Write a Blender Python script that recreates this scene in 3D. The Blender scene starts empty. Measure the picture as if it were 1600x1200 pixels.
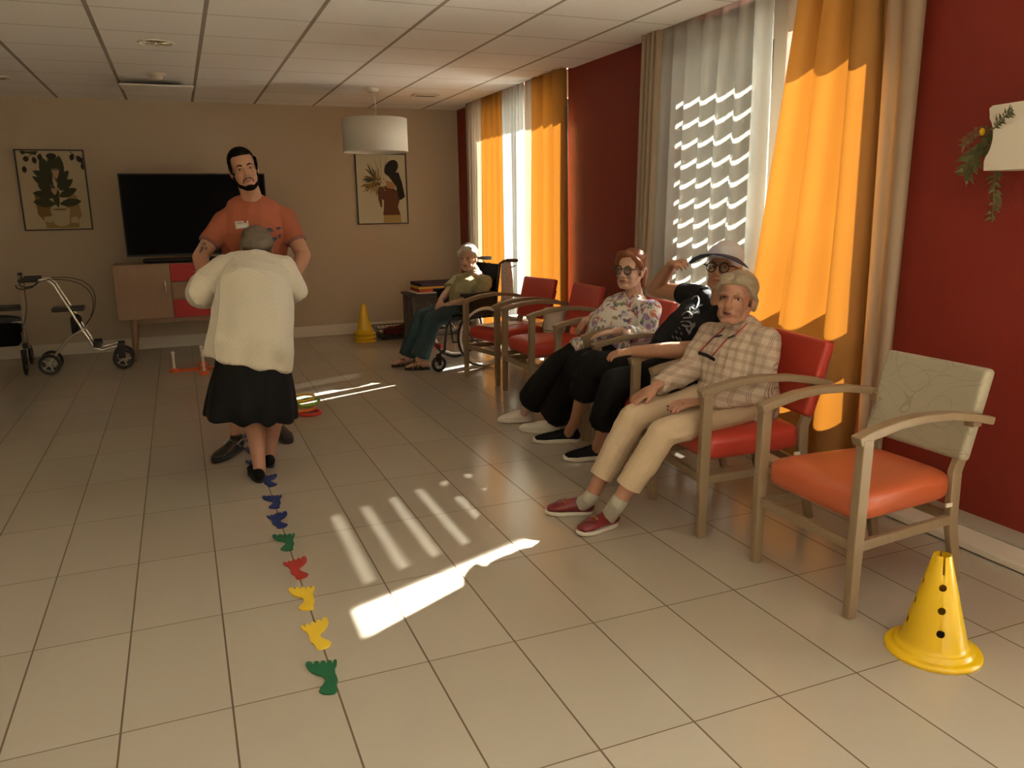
import bpy, bmesh, math, random
import numpy as np
from mathutils import Vector, Matrix, noise as mnoise
from mathutils.bvhtree import BVHTree
V = Vector
PI = math.pi
random.seed(4)
S = bpy.context.scene
COL = S.collection

# ------------------------------------------------------------------ camera
CAM_F, YAW, PITCH, ROLL = 1243.7, 0.3880, 0.2179, -0.0160
CAM = V((-0.3147, -2.2527, 1.4263))
fwd = V((math.sin(YAW)*math.cos(PITCH), math.cos(YAW)*math.cos(PITCH), -math.sin(PITCH)))
rgt0 = V((math.cos(YAW), -math.sin(YAW), 0)); up0 = rgt0.cross(fwd)
rgt = math.cos(ROLL)*rgt0 + math.sin(ROLL)*up0
upv = -math.sin(ROLL)*rgt0 + math.cos(ROLL)*up0
cd = bpy.data.cameras.new('camera'); co = bpy.data.objects.new('camera', cd); COL.objects.link(co)
cd.sensor_width = 36; cd.lens = 36*CAM_F/1600; cd.clip_start = .05
m = Matrix((rgt, upv, -fwd)).transposed().to_4x4(); m.translation = CAM
co.matrix_world = m
S.camera = co

# ------------------------------------------------------------------ light, sky, exposure
SUN_AZ, SUN_EL = math.radians(22.0), math.radians(36.9)      # light travels towards -X, -Y
sd = V((-math.cos(SUN_AZ)*math.cos(SUN_EL), -math.sin(SUN_AZ)*math.cos(SUN_EL), -math.sin(SUN_EL)))
sl = bpy.data.lights.new('sun', 'SUN'); so = bpy.data.objects.new('sun', sl); COL.objects.link(so)
sl.energy = 76; sl.angle = math.radians(.53); sl.color = (1, .95, .86)
so.rotation_euler = sd.to_track_quat('-Z', 'Y').to_euler(); so.location = (9, 4, 7)
W = bpy.data.worlds.new('sky'); S.world = W; W.use_nodes = True
bgn = W.node_tree.nodes['Background']; bgn.inputs[0].default_value = (1, .95, .87, 1); bgn.inputs[1].default_value = 13.0
S.view_settings.view_transform = 'Standard'; S.view_settings.look = 'None'; S.view_settings.gamma = 1
S.view_settings.use_curve_mapping = False
S.view_settings.exposure = 0.13
S.cycles.use_denoising = True
S.cycles.max_bounces = 10; S.cycles.diffuse_bounces = 6; S.cycles.glossy_bounces = 3
S.cycles.transparent_max_bounces = 16; S.cycles.transmission_bounces = 6
S.cycles.caustics_reflective = False; S.cycles.caustics_refractive = False
S.cycles.sample_clamp_indirect = 12

XW = 2.86; YB = 7.097; CH = 2.556; XL = -4.3; YF = -6.4
WIN = [(4.15, 6.45), (0.78, 2.62), (-5.9, -1.1)]          # window openings along the red wall; the unseen last one enlarged for bounce light
for i, (a, b) in enumerate(WIN):
    l = bpy.data.lights.new('sky_portal', 'AREA'); l.shape = 'RECTANGLE'; l.size = b-a; l.size_y = 2.5
    l.cycles.is_portal = True
    o = bpy.data.objects.new('sky_portal', l); COL.objects.link(o)
    o.location = (3.33, (a+b)/2, 1.28); o.rotation_euler = (PI/2, 0, PI/2)

# ------------------------------------------------------------------ helpers
def ray(x, y): return fwd + (x-800)/CAM_F*rgt - (y-600)/CAM_F*upv
def P(x, y, X=None, Y=None, Z=None):
    "the point of the room seen at picture position x, y on the plane X=, Y= or Z="
    d = ray(x, y)
    k = (X-CAM.x)/d.x if X is not None else (Y-CAM.y)/d.y if Y is not None else (Z-CAM.z)/d.z
    return CAM + d*k

def tag(o, label=None, cat=None, group=None, kind=None):
    if label: o['label'] = label
    if cat: o['category'] = cat
    if group: o['group'] = group
    if kind: o['kind'] = kind
    return o
def empty(name, loc, rz=0):
    o = bpy.data.objects.new(name, None); COL.objects.link(o); o.location = loc; o.rotation_euler = (0, 0, rz)
    o.empty_display_size = .1
    return o
def link(name, me, mats, parent=None, smooth=False):
    o = bpy.data.objects.new(name, me); COL.objects.link(o)
    for mm in (mats if isinstance(mats, (list, tuple)) else [mats]): me.materials.append(mm)
    if smooth: me.shade_smooth()
    if parent is not None: o.parent = parent
    return o
def copy_tree(o, parent=None):
    c = o.copy(); COL.objects.link(c); c.parent = parent
    for ch in list(o.children): copy_tree(ch, c)
    return c

class MB:
    def __init__(s): s.v = []; s.f = []; s.mi = []; s.cur = 0
    def add(s, vs, fs):
        n = len(s.v); s.v += [tuple(v) for v in vs]; s.f += [tuple(i+n for i in f) for f in fs]; s.mi += [s.cur]*len(fs)
    def box(s, lo, hi, M=None):
        x0, y0, z0 = lo; x1, y1, z1 = hi
        vs = [V(p) for p in ((x0,y0,z0),(x1,y0,z0),(x1,y1,z0),(x0,y1,z0),(x0,y0,z1),(x1,y0,z1),(x1,y1,z1),(x0,y1,z1))]
        if M: vs = [M @ v for v in vs]
        s.add(vs, [(0,3,2,1),(4,5,6,7),(0,1,5,4),(1,2,6,5),(2,3,7,6),(3,0,4,7)])
    def limb(s, pts, rad, side=None, cap=True, n=14):
        "tube through pts; rad: r or (wide, deep) per point; side: direction of the wide axis"
        pts = [V(p) for p in pts]; N = len(pts)
        rad = [r if isinstance(r, (tuple, list)) else (r, r) for r in rad]
        rings = []; prev = None
        for i, p in enumerate(pts):
            t = (pts[min(i+1, N-1)]-pts[max(i-1, 0)]).normalized()
            ref = V(side) if side is not None else (prev if prev is not None else (V((0,0,1)) if abs(t.z) < .9 else V((1,0,0))))
            a = (ref - t*ref.dot(t)).normalized(); b = t.cross(a); prev = a
            rings.append([p + a*math.cos(2*PI*k/n)*rad[i][0] + b*math.sin(2*PI*k/n)*rad[i][1] for k in range(n)])
        if cap is True:   # domed ends
            for e, q, sg in ((0, 1, -1), (N-1, N-2, 1)):
                d = (pts[e]-pts[q]).normalized(); h = min(rad[e]); c = pts[e]; extra = []
                for ang in (.5, .9, 1.25):
                    extra.append([c + (v-c)*math.cos(ang) + d*h*math.sin(ang) for v in rings[0 if e == 0 else -1]])
                base = rings[0] if e == 0 else rings[-1]
                extra = [[c + (v-c)*math.cos(ang) + d*h*math.sin(ang) for v in base] for ang in (.5, .9, 1.25)]
                if e == 0: rings = extra[::-1] + rings
                else: rings = rings + extra
        vs = [v for r in rings for v in r]; R = len(rings)
        fs = [(i*n+k, i*n+(k+1) % n, (i+1)*n+(k+1) % n, (i+1)*n+k) for i in range(R-1) for k in range(n)]
        fs += [tuple(range(n))[::-1], tuple((R-1)*n+k for k in range(n))]
        s.add(vs, fs)
    def ell(s, c, r, R=None, nu=16, nv=10):
        c = V(c); r = (r, r, r) if not isinstance(r, (tuple, list)) else r
        vs = [V((0, 0, -1))]
        for j in range(1, nv):
            t = PI*j/nv - PI/2
            for i in range(nu): vs.append(V((math.cos(t)*math.cos(2*PI*i/nu), math.cos(t)*math.sin(2*PI*i/nu), math.sin(t))))
        vs.append(V((0, 0, 1)))
        fs = [(0, 1+(i+1) % nu, 1+i) for i in range(nu)]
        for j in range(nv-2):
            for i in range(nu): fs.append((1+j*nu+i, 1+j*nu+(i+1) % nu, 1+(j+1)*nu+(i+1) % nu, 1+(j+1)*nu+i))
        L = len(vs)-1; b = 1+(nv-2)*nu
        fs += [(b+i, b+(i+1) % nu, L) for i in range(nu)]
        out = []
        for v in vs:
            w = V((v.x*r[0], v.y*r[1], v.z*r[2]))
            if R: w = R @ w
            out.append(c+w)
        s.add(out, fs)
    def lathe(s, prof, n=32, c=(0,0,0), M=None, closed=False):
        vs = []
        for (r, z) in prof:
            for k in range(n):
                p = V((r*math.cos(2*PI*k/n), r*math.sin(2*PI*k/n), z)); p = (M @ p) if M else p
                vs.append(p+V(c))
        R = len(prof); fs = [(i*n+k, i*n+(k+1) % n, (i+1)*n+(k+1) % n, (i+1)*n+k) for i in range(R-1) for k in range(n)]
        if closed: fs += [((R-1)*n+k, (R-1)*n+(k+1) % n, (k+1) % n, k) for k in range(n)]
        s.add(vs, fs)
    def prism(s, poly, f, t):
        "poly (list of 2d) mapped by f(x, y, h) with h 0..t"
        n = len(poly); vs = [f(x, y, 0) for x, y in poly]+[f(x, y, t) for x, y in poly]
        s.add(vs, [tuple(range(n))[::-1], tuple(range(n, 2*n))]+[(k, (k+1) % n, n+(k+1) % n, n+k) for k in range(n)])
    def torus(s, c, R, r, M=None, n=40, k=8, sq=1):
        prof = [(R+r*math.cos(2*PI*i/k), r*sq*math.sin(2*PI*i/k)) for i in range(k)]
        s.lathe(prof, n, c, M, closed=True)
    def mesh(s, name, fix=True):
        me = bpy.data.meshes.new(name); me.from_pydata(s.v, [], s.f)
        me.polygons.foreach_set('material_index', s.mi)
        me.update()
        if fix:
            bm = bmesh.new(); bm.from_mesh(me); bmesh.ops.recalc_face_normals(bm, faces=bm.faces); bm.to_mesh(me); bm.free()
        return me
    def build(s, name, mat, parent=None, smooth=False, bevel=0, auto=None):
        o = link(name, s.mesh(name), mat, parent, smooth)
        if bevel:
            b = o.modifiers.new('bevel', 'BEVEL'); b.width = bevel; b.segments = 2; b.limit_method = 'ANGLE'; b.angle_limit = .6
            o.data.shade_smooth(); e = o.modifiers.new('wn', 'WEIGHTED_NORMAL')
        return o

def blob(name, mb, mat, parent, voxel=.006, smooth=6, disp=None, decim=0):
    "grow one continuous skin over all shapes in mb"
    me = mb.mesh(name+'_raw', fix=False)
    o = bpy.data.objects.new('tmp', me); COL.objects.link(o)
    r = o.modifiers.new('r', 'REMESH'); r.mode = 'VOXEL'; r.voxel_size = voxel; r.adaptivity = 0
    if smooth:
        q = o.modifiers.new('s', 'SMOOTH'); q.factor = .5; q.iterations = smooth
    bpy.context.view_layer.update()
    dg = bpy.context.evaluated_depsgraph_get()
    me2 = bpy.data.meshes.new_from_object(o.evaluated_get(dg)); me2.name = name
    bpy.data.objects.remove(o); bpy.data.meshes.remove(me)
    if disp:
        n = len(me2.vertices); c = np.empty(n*3); me2.vertices.foreach_get('co', c); c = c.reshape(-1, 3)
        nn = np.empty(n*3); me2.vertices.foreach_get('normal', nn); nn = nn.reshape(-1, 3)
        c = c + nn*disp(c)[:, None]; me2.vertices.foreach_set('co', c.ravel()); me2.update()
    me2.materials.clear()
    return link(name, me2, mat, parent, True)

def folds(amp=.004, sc=(9, 9, 5), seed=0, fine=.0):
    "soft cloth folds: warped sine ridges"
    rs = np.random.RandomState(seed); ks = rs.normal(size=(7, 3))*np.array(sc)*2.2; ph = rs.rand(7)*6.28
    ws = rs.normal(size=(7, 3))*6; wp = rs.rand(7)*6.28
    def f(c):
        d = np.zeros(len(c))
        for i in range(7):
            a = c @ ks[i] + ph[i] + 1.6*np.sin(c @ ws[i] + wp[i])
            d += (1-np.abs(np.sin(a*.5)))**2.2 - .25
        return amp*d/1.6 + (fine*np.sin(c[:, 2]*900) if fine else 0)
    return f

# ------------------------------------------------------------------ materials
MATS = {}
def nt(mt): return mt.node_tree.nodes, mt.node_tree.links
def mat(name, col, rough=.5, spec=.5, metal=0, bump=0, bscale=40, vary=0, vscale=5, sub=0, coat=0, sheen=0):
    mt = bpy.data.materials.new(name); mt.use_nodes = True; N, L = nt(mt); b = N['Principled BSDF']
    b.inputs['Base Color'].default_value = (*col, 1); b.inputs['Roughness'].default_value = rough
    b.inputs['Specular IOR Level'].default_value = spec; b.inputs['Metallic'].default_value = metal
    b.inputs['Coat Weight'].default_value = coat; b.inputs['Coat Roughness'].default_value = .1
    b.inputs['Sheen Weight'].default_value = sheen
    if sub: b.inputs['Subsurface Weight'].default_value = sub; b.inputs['Subsurface Radius'].default_value = (.02, .008, .004); b.inputs['Subsurface Scale'].default_value = .5
    tc = N.new('ShaderNodeTexCoord')
    if bump:
        t = N.new('ShaderNodeTexNoise'); t.inputs['Scale'].default_value = bscale; t.inputs['Detail'].default_value = 4
        bp = N.new('ShaderNodeBump'); bp.inputs['Strength'].default_value = bump; bp.inputs['Distance'].default_value = .004
        L.new(tc.outputs['Object'], t.inputs[0]); L.new(t.outputs[0], bp.inputs['Height']); L.new(bp.outputs[0], b.inputs['Normal'])
    if vary:
        t = N.new('ShaderNodeTexNoise'); t.inputs['Scale'].default_value = vscale; t.inputs['Detail'].default_value = 5
        h = N.new('ShaderNodeMixRGB'); h.inputs[1].default_value = (*[c*(1-vary) for c in col], 1); h.inputs[2].default_value = (*[min(1, c*(1+vary)) for c in col], 1)
        L.new(tc.outputs['Object'], t.inputs[0]); L.new(t.outputs[0], h.inputs[0]); L.new(h.outputs[0], b.inputs['Base Color'])
    MATS[name] = mt; return mt
def M2(N, L, op, a, b=None, clamp=False):
    n = N.new('ShaderNodeMath'); n.operation = op; n.use_clamp = clamp
    for i, x in enumerate((a, b)):
        if x is None: continue
        if isinstance(x, (int, float)): n.inputs[i].default_value = x
        else: L.new(x, n.inputs[i])
    return n.outputs[0]
def mixc(N, L, f, a, b):
    n = N.new('ShaderNodeMixRGB')
    if isinstance(f, (int, float)): n.inputs[0].default_value = f
    else: L.new(f, n.inputs[0])
    for i, x in ((1, a), (2, b)):
        if isinstance(x, tuple): n.inputs[i].default_value = (*x, 1)
        else: L.new(x, n.inputs[i])
    return n.outputs[0]
def line(N, L, coord, period, off, width):
    "1 on a line of the given width repeated every period"
    s = M2(N, L, 'DIVIDE', M2(N, L, 'SUBTRACT', coord, off-period*100), period)
    f = M2(N, L, 'FRACT', s); d = M2(N, L, 'MINIMUM', f, M2(N, L, 'SUBTRACT', 1.0, f))
    return M2(N, L, 'LESS_THAN', d, width/2/period)

# floor
def floor_mat():
    mt = mat('glazed_floor_tile', (.5, .44, .36), .2, .5); N, L = nt(mt); b = N['Principled BSDF']
    g = N.new('ShaderNodeNewGeometry'); sp = N.new('ShaderNodeSeparateXYZ'); L.new(g.outputs['Position'], sp.inputs[0])
    lx = line(N, L, sp.outputs[0], .3, 0, .0058); ly = line(N, L, sp.outputs[1], .601, 0, .0042)
    ln = M2(N, L, 'MAXIMUM', lx, ly)
    cb = N.new('ShaderNodeCombineXYZ')
    L.new(M2(N, L, 'FLOOR', M2(N, L, 'DIVIDE', sp.outputs[0], .3)), cb.inputs[0]); L.new(M2(N, L, 'FLOOR', M2(N, L, 'DIVIDE', sp.outputs[1], .601)), cb.inputs[1])
    wn = N.new('ShaderNodeTexWhiteNoise'); L.new(cb.outputs[0], wn.inputs[0])
    no = N.new('ShaderNodeTexNoise'); no.inputs['Scale'].default_value = 2.2; no.inputs['Detail'].default_value = 6; L.new(g.outputs['Position'], no.inputs[0])
    c1 = mixc(N, L, wn.outputs[0], (.395, .345, .275), (.435, .38, .308))
    c2 = mixc(N, L, M2(N, L, 'MULTIPLY', no.outputs[0], .35), c1, (.37, .32, .255))
    L.new(mixc(N, L, ln, c2, (.10, .062, .03)), b.inputs['Base Color'])
    L.new(M2(N, L, 'ADD', M2(N, L, 'MULTIPLY', ln, .5), M2(N, L, 'ADD', M2(N, L, 'MULTIPLY', no.outputs[0], .14), .13)), b.inputs['Roughness'])
    bp = N.new('ShaderNodeBump'); bp.inputs['Strength'].default_value = .35; bp.inputs['Distance'].default_value = .0015
    n2 = N.new('ShaderNodeTexNoise'); n2.inputs['Scale'].default_value = 7; L.new(g.outputs['Position'], n2.inputs[0])
    L.new(M2(N, L, 'SUBTRACT', M2(N, L, 'MULTIPLY', n2.outputs[0], .25), ln), bp.inputs['Height']); L.new(bp.outputs[0], b.inputs['Normal'])
    b.inputs['Specular IOR Level'].default_value = .6
    return mt
def ceil_mat():
    mt = mat('mineral_ceiling_tile', (.74, .69, .6), .9, .2); N, L = nt(mt); b = N['Principled BSDF']
    g = N.new('ShaderNodeNewGeometry'); sp = N.new('ShaderNodeSeparateXYZ'); L.new(g.outputs['Position'], sp.inputs[0])
    lx = line(N, L, sp.outputs[0], .6196, -.0477, .026); ly = line(N, L, sp.outputs[1], .6196, 3.041, .009)
    no = N.new('ShaderNodeTexNoise'); no.inputs['Scale'].default_value = 120; L.new(g.outputs['Position'], no.inputs[0])
    c = mixc(N, L, no.outputs[0], (.86, .84, .80), (.92, .90, .87))
    c = mixc(N, L, ly, c, (.40, .35, .28)); c = mixc(N, L, lx, c, (.36, .31, .25))
    L.new(c, b.inputs['Base Color'])
    bp = N.new('ShaderNodeBump'); bp.inputs['Strength'].default_value = .3; bp.inputs['Distance'].default_value = .003
    L.new(M2(N, L, 'ADD', no.outputs[0], M2(N, L, 'MULTIPLY', M2(N, L, 'MAXIMUM', lx, ly), 2)), bp.inputs['Height']); L.new(bp.outputs[0], b.inputs['Normal'])
    return mt
def wood_mat(name, a, c, axis=2, rough=.45, sc=1):
    mt = mat(name, a, rough, .4); N, L = nt(mt); b = N['Principled BSDF']
    tc = N.new('ShaderNodeTexCoord'); mp = N.new('ShaderNodeMapping'); s = [28*sc, 28*sc, 28*sc]; s[axis] = 1.6*sc; mp.inputs['Scale'].default_value = s
    no = N.new('ShaderNodeTexNoise'); no.inputs['Scale'].default_value = 1.6; no.inputs['Detail'].default_value = 5; no.inputs['Distortion'].default_value = .4
    L.new(tc.outputs['Object'], mp.inputs[0]); L.new(mp.outputs[0], no.inputs[0]); L.new(mixc(N, L, no.outputs[0], a, c), b.inputs['Base Color'])
    return mt
def cloth_mat(name, col, transp=.0, transl=.5, tcol=None, motif=None, bump=0):
    mt = bpy.data.materials.new(name); mt.use_nodes = True; N, L = nt(mt); N.clear()
    out = N.new('ShaderNodeOutputMaterial'); d = N.new('ShaderNodeBsdfDiffuse'); t = N.new('ShaderNodeBsdfTranslucent'); mx = N.new('ShaderNodeMixShader')
    d.inputs[0].default_value = (*col, 1); t.inputs[0].default_value = (*(tcol or col), 1); mx.inputs[0].default_value = transl
    L.new(d.outputs[0], mx.inputs[1]); L.new(t.outputs[0], mx.inputs[2]); last = mx.outputs[0]
    if motif:
        g = N.new('ShaderNodeNewGeometry'); vo = N.new('ShaderNodeTexVoronoi'); vo.inputs['Scale'].default_value = 3.6; vo.feature = 'F1'; vo.inputs['Randomness'].default_value = .55
        mp = N.new('ShaderNodeMapping'); mp.inputs['Scale'].default_value = (0, 1, .8); L.new(g.outputs['Position'], mp.inputs[0])
        no = N.new('ShaderNodeTexNoise'); no.inputs['Scale'].default_value = 7; L.new(mp.outputs[0], no.inputs[0])
        L.new(mp.outputs[0], vo.inputs[0])
        v = M2(N, L, 'ADD', M2(N, L, 'MULTIPLY', vo.outputs[0], 15), M2(N, L, 'MULTIPLY', no.outputs[0], 3.5))
        f = M2(N, L, 'FRACT', v); e = M2(N, L, 'LESS_THAN', f, .16); inside = M2(N, L, 'LESS_THAN', vo.outputs[0], .42)
        k = M2(N, L, 'MULTIPLY', e, inside)
        L.new(mixc(N, L, k, col, motif), d.inputs[0]); L.new(mixc(N, L, k, tcol or col, motif), t.inputs[0])
    if transp:
        tr = N.new('ShaderNodeBsdfTransparent'); m2 = N.new('ShaderNodeMixShader'); m2.inputs[0].default_value = transp
        L.new(last, m2.inputs[1]); L.new(tr.outputs[0], m2.inputs[2]); last = m2.outputs[0]
    L.new(last, out.inputs[0]); MATS[name] = mt; return mt
def glass_mat(name='window_glass', tint=(.93, .96, .95)):
    mt = bpy.data.materials.new(name); mt.use_nodes = True; N, L = nt(mt); N.clear()
    out = N.new('ShaderNodeOutputMaterial'); tr = N.new('ShaderNodeBsdfTransparent'); tr.inputs[0].default_value = (*tint, 1)
    gl = N.new('ShaderNodeBsdfGlossy'); gl.inputs['Roughness'].default_value = .02; fr = N.new('ShaderNodeFresnel'); fr.inputs[0].default_value = 1.45
    mx = N.new('ShaderNodeMixShader'); L.new(fr.outputs[0], mx.inputs[0]); L.new(tr.outputs[0], mx.inputs[1]); L.new(gl.outputs[0], mx.inputs[2]); L.new(mx.outputs[0], out.inputs[0])
    return mt
def plaid_mat():
    mt = mat('plaid_cotton', (.62, .5, .38), .85, .2); N, L = nt(mt); b = N['Principled BSDF']
    g = N.new('ShaderNodeNewGeometry'); sp = N.new('ShaderNodeSeparateXYZ'); no = N.new('ShaderNodeTexNoise'); no.inputs['Scale'].default_value = 6
    L.new(g.outputs['Position'], no.inputs[0]); wob = M2(N, L, 'MULTIPLY', no.outputs[0], .012)
    L.new(g.outputs['Position'], sp.inputs[0])
    u = M2(N, L, 'ADD', M2(N, L, 'ADD', sp.outputs[1], M2(N, L, 'MULTIPLY', sp.outputs[0], -.35)), wob)
    w = M2(N, L, 'ADD', M2(N, L, 'ADD', sp.outputs[2], M2(N, L, 'MULTIPLY', sp.outputs[0], .28)), wob)
    k = None
    for c in (u, w):
        for o in (0, .0075, .015):
            l = line(N, L, c, .046, o*.8, .0021); k = l if k is None else M2(N, L, 'MAXIMUM', k, l)
    L.new(mixc(N, L, M2(N, L, 'MULTIPLY', k, .8), (.54, .44, .345), (.20, .11, .08)), b.inputs['Base Color'])
    return mt
def floral_mat():
    mt = mat('floral_cotton', (.7, .68, .62), .8, .2); N, L = nt(mt); b = N['Principled BSDF']
    g = N.new('ShaderNodeNewGeometry'); c = (.72, .70, .64)
    no = N.new('ShaderNodeTexNoise'); no.inputs['Scale'].default_value = 22; L.new(g.outputs['Position'], no.inputs[0])
    ad = N.new('ShaderNodeMixRGB'); ad.blend_type = 'ADD'; ad.inputs[0].default_value = .09; L.new(g.outputs['Position'], ad.inputs[1]); L.new(no.outputs[1], ad.inputs[2])
    for sc, col, th, off in ((11, (.50, .48, .55), .36, 7.7), (15, (.30, .17, .38), .32, 0), (18, (.50, .07, .07), .27, 1.3), (17, (.14, .20, .09), .28, 2.9), (19, (.07, .08, .18), .22, 4.1), (20, (.66, .26, .10), .22, 5.7)):
        mp = N.new('ShaderNodeMapping'); mp.inputs['Location'].default_value = (off, off*2, off); L.new(ad.outputs[0], mp.inputs[0])
        v = N.new('ShaderNodeTexVoronoi'); v.inputs['Scale'].default_value = sc; L.new(mp.outputs[0], v.inputs[0])
        c = mixc(N, L, M2(N, L, 'MULTIPLY', M2(N, L, 'LESS_THAN', v.outputs[0], th), .85), c, col)
    L.new(c, b.inputs['Base Color']); return mt
def rib_mat():
    mt = mat('cream_rib_knit', (.66, .61, .50), .95, .1, sheen=.3); N, L = nt(mt); b = N['Principled BSDF']
    tc = N.new('ShaderNodeTexCoord'); sp = N.new('ShaderNodeSeparateXYZ'); L.new(tc.outputs['Object'], sp.inputs[0])
    s = M2(N, L, 'SINE', M2(N, L, 'MULTIPLY', sp.outputs[0], 900.0))
    no = N.new('ShaderNodeTexNoise'); no.inputs['Scale'].default_value = 160; L.new(tc.outputs['Object'], no.inputs[0])
    bp = N.new('ShaderNodeBump'); bp.inputs['Strength'].default_value = .4; bp.inputs['Distance'].default_value = .0016
    L.new(M2(N, L, 'ADD', s, no.outputs[0]), bp.inputs['Height']); L.new(bp.outputs[0], b.inputs['Normal']); return mt
def pad_mat():
    mt = mat('patterned_grey_vinyl', (.40, .36, .27), .5, .4); N, L = nt(mt); b = N['Principled BSDF']
    tc = N.new('ShaderNodeTexCoord'); k = None
    for sc, sd_ in ((2.4, 0), (3.1, 3.3), (2.0, 9.1)):
        no = N.new('ShaderNodeTexNoise'); no.inputs['Scale'].default_value = sc; no.inputs['Detail'].default_value = 1.2
        mp = N.new('ShaderNodeMapping'); mp.inputs['Location'].default_value = (sd_, sd_, 0); L.new(tc.outputs['Object'], mp.inputs[0]); L.new(mp.outputs[0], no.inputs[0])
        f = M2(N, L, 'FRACT', M2(N, L, 'MULTIPLY', no.outputs[0], 9.0)); l = M2(N, L, 'LESS_THAN', f, .028); k = l if k is None else M2(N, L, 'MAXIMUM', k, l)
    L.new(mixc(N, L, M2(N, L, 'MULTIPLY', k, .45), (.37, .335, .245), (.20, .18, .13)), b.inputs['Base Color']); return mt
def hair_mat(name, a, c, sc=1):
    mt = mat(name, a, .55, .4); N, L = nt(mt); b = N['Principled BSDF']
    tc = N.new('ShaderNodeTexCoord'); no = N.new('ShaderNodeTexNoise'); no.inputs['Scale'].default_value = 30*sc; no.inputs['Detail'].default_value = 3; no.inputs['Distortion'].default_value = 2.5
    mp = N.new('ShaderNodeMapping'); mp.inputs['Scale'].default_value = (3, 1, .8); L.new(tc.outputs['Object'], mp.inputs[0]); L.new(mp.outputs[0], no.inputs[0])
    L.new(mixc(N, L, no.outputs[0], a, c), b.inputs['Base Color'])
    bp = N.new('ShaderNodeBump'); bp.inputs['Strength'].default_value = .35; bp.inputs['Distance'].default_value = .004; L.new(no.outputs[0], bp.inputs['Height']); L.new(bp.outputs[0], b.inputs['Normal'])
    return mt

m_floor = floor_mat(); m_ceil = ceil_mat()
m_beige = mat('beige_wall_paint', (.52, .43, .32), .85, .2, bump=.15, bscale=90)
m_red = mat('red_wall_paint', (.235, .024, .015), .55, .35, bump=.35, bscale=110)
m_white = mat('white_gloss_paint', (.68, .62, .52), .4)
m_greyrail = mat('grey_metal_rail', (.38, .34, .27), .45)
m_frame = mat('window_frame_lacquer', (.62, .55, .46), .4)
m_glass = glass_mat()
m_sheer = cloth_mat('sheer_curtain', (.62, .59, .51), .14, .5, (.25, .24, .21), (.46, .42, .34))
m_sheer_w = cloth_mat('white_voile', (.8, .78, .7), .02, .6, (.19, .185, .17))
m_taupe = cloth_mat('taupe_curtain', (.48, .38, .28), 0, .3, (.25, .19, .135), (.40, .31, .23))
m_orange = cloth_mat('orange_curtain', (.50, .27, .095), 0, .5, (.118, .042, .005))
m_drape = cloth_mat('beige_drape', (.56, .43, .31), 0, .3, (.2, .12, .06))
m_slat = mat('aluminium_slat', (.7, .7, .68), .5)
m_wood = wood_mat('ash_chair_wood', (.30, .215, .13), (.235, .165, .095))
m_redv = mat('red_vinyl', (.50, .050, .032), .38, .5, bump=.1, bscale=200)
m_orv = mat('orange_vinyl', (.50, .11, .04), .34, .5, bump=.1, bscale=200)
m_pad = pad_mat()
m_yel = mat('yellow_plastic', (.74, .47, .010), .22, .5)
m_blk = mat('black_plastic', (.012, .012, .013), .4)
m_blkc = mat('black_fabric', (.007, .007, .008), .9, .15)
m_chrome = mat('chrome', (.75, .74, .7), .18, metal=1)
m_alu = mat('dull_aluminium', (.5, .47, .4), .35, metal=.9)
m_tv = mat('tv_screen', (.003, .003, .0035), .35, .04)
m_oak = wood_mat('oak_veneer', (.36, .235, .145), (.27, .165, .1))
m_redlac = mat('red_lacquer', (.42, .012, .018), .35)
m_shade = cloth_mat('white_lampshade', (.78, .75, .67), 0, .25)

# ------------------------------------------------------------------ room shell
def struct(name, mb, m, parent=None, **k):
    o = mb.build(name, m, parent, **k)
    if parent is None: o['kind'] = 'structure'
    return o
b = MB(); b.box((XL-.2, YF-.2, -.12), (2.86, YB+.2, 0)); struct('floor', b, m_floor)
b = MB(); b.box((XL-.2, YF-.2, CH), (2.76, YB+.2, CH+.1)); b.box((2.76, 2.72, CH), (3.1, 4.08, CH+.1)); b.box((2.76, 6.5, CH), (3.1, YB, CH+.1)); b.box((2.76, -1.05, CH), (3.1, .64, CH+.1)); struct('ceiling', b, m_ceil)
b = MB(); b.box((XL-.2, YB, 0), (3.4, YB+.2, 2.9)); struct('wall_back', b, m_beige)
b = MB(); b.box((XL-.2, YF-.2, 0), (XL, YB, 2.9)); struct('wall_left', b, m_beige)
b = MB(); b.box((XL, YF-.2, 0), (3.4, YF, 2.9)); struct('wall_front', b, m_beige)
b = MB()
ys = [YF] + [y for w in sorted(WIN) for y in w] + [YB]
for a, c in zip(ys[::2], ys[1::2]): b.box((XW, a, 0), (3.3, c, 2.85))
for a, c in WIN: b.box((XW, a, 2.66), (3.3, c, 2.85)); b.box((XW, a, -.1), (3.3, c, .02))
struct('wall_right', b, m_red)
# recess above the curtains
b = MB()
for a, c in ((4.08, 6.5), (.64, 2.72), (-5.95, -1.05)): b.box((2.70, a, 2.66), (3.0, c, 2.72))
b.box((2.70, YF, CH+.1), (2.76, YB, 2.70))
struct('trim_1', b, m_ceil)
b = MB(); b.box((XL, YB-.017, 0), (2.6, YB, .125)); struct('baseboard_back', b, m_white, bevel=.003)
b = MB(); b.box((XL, YF, 0), (XL+.015, YB-.02, .125)); struct('baseboard_left', b, m_white)
b = MB(); b.box((2.59, YF, .006), (2.74, .64, .036)); b.box((2.59, .64, .006), (XW, YB-.02, .036)); struct('baseboard_right', b, m_white, bevel=.004)
b = MB(); b.box((2.735, YF, .036), (XW, .64, .052)); struct('trim_2', b, m_greyrail, bevel=.003)

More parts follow.
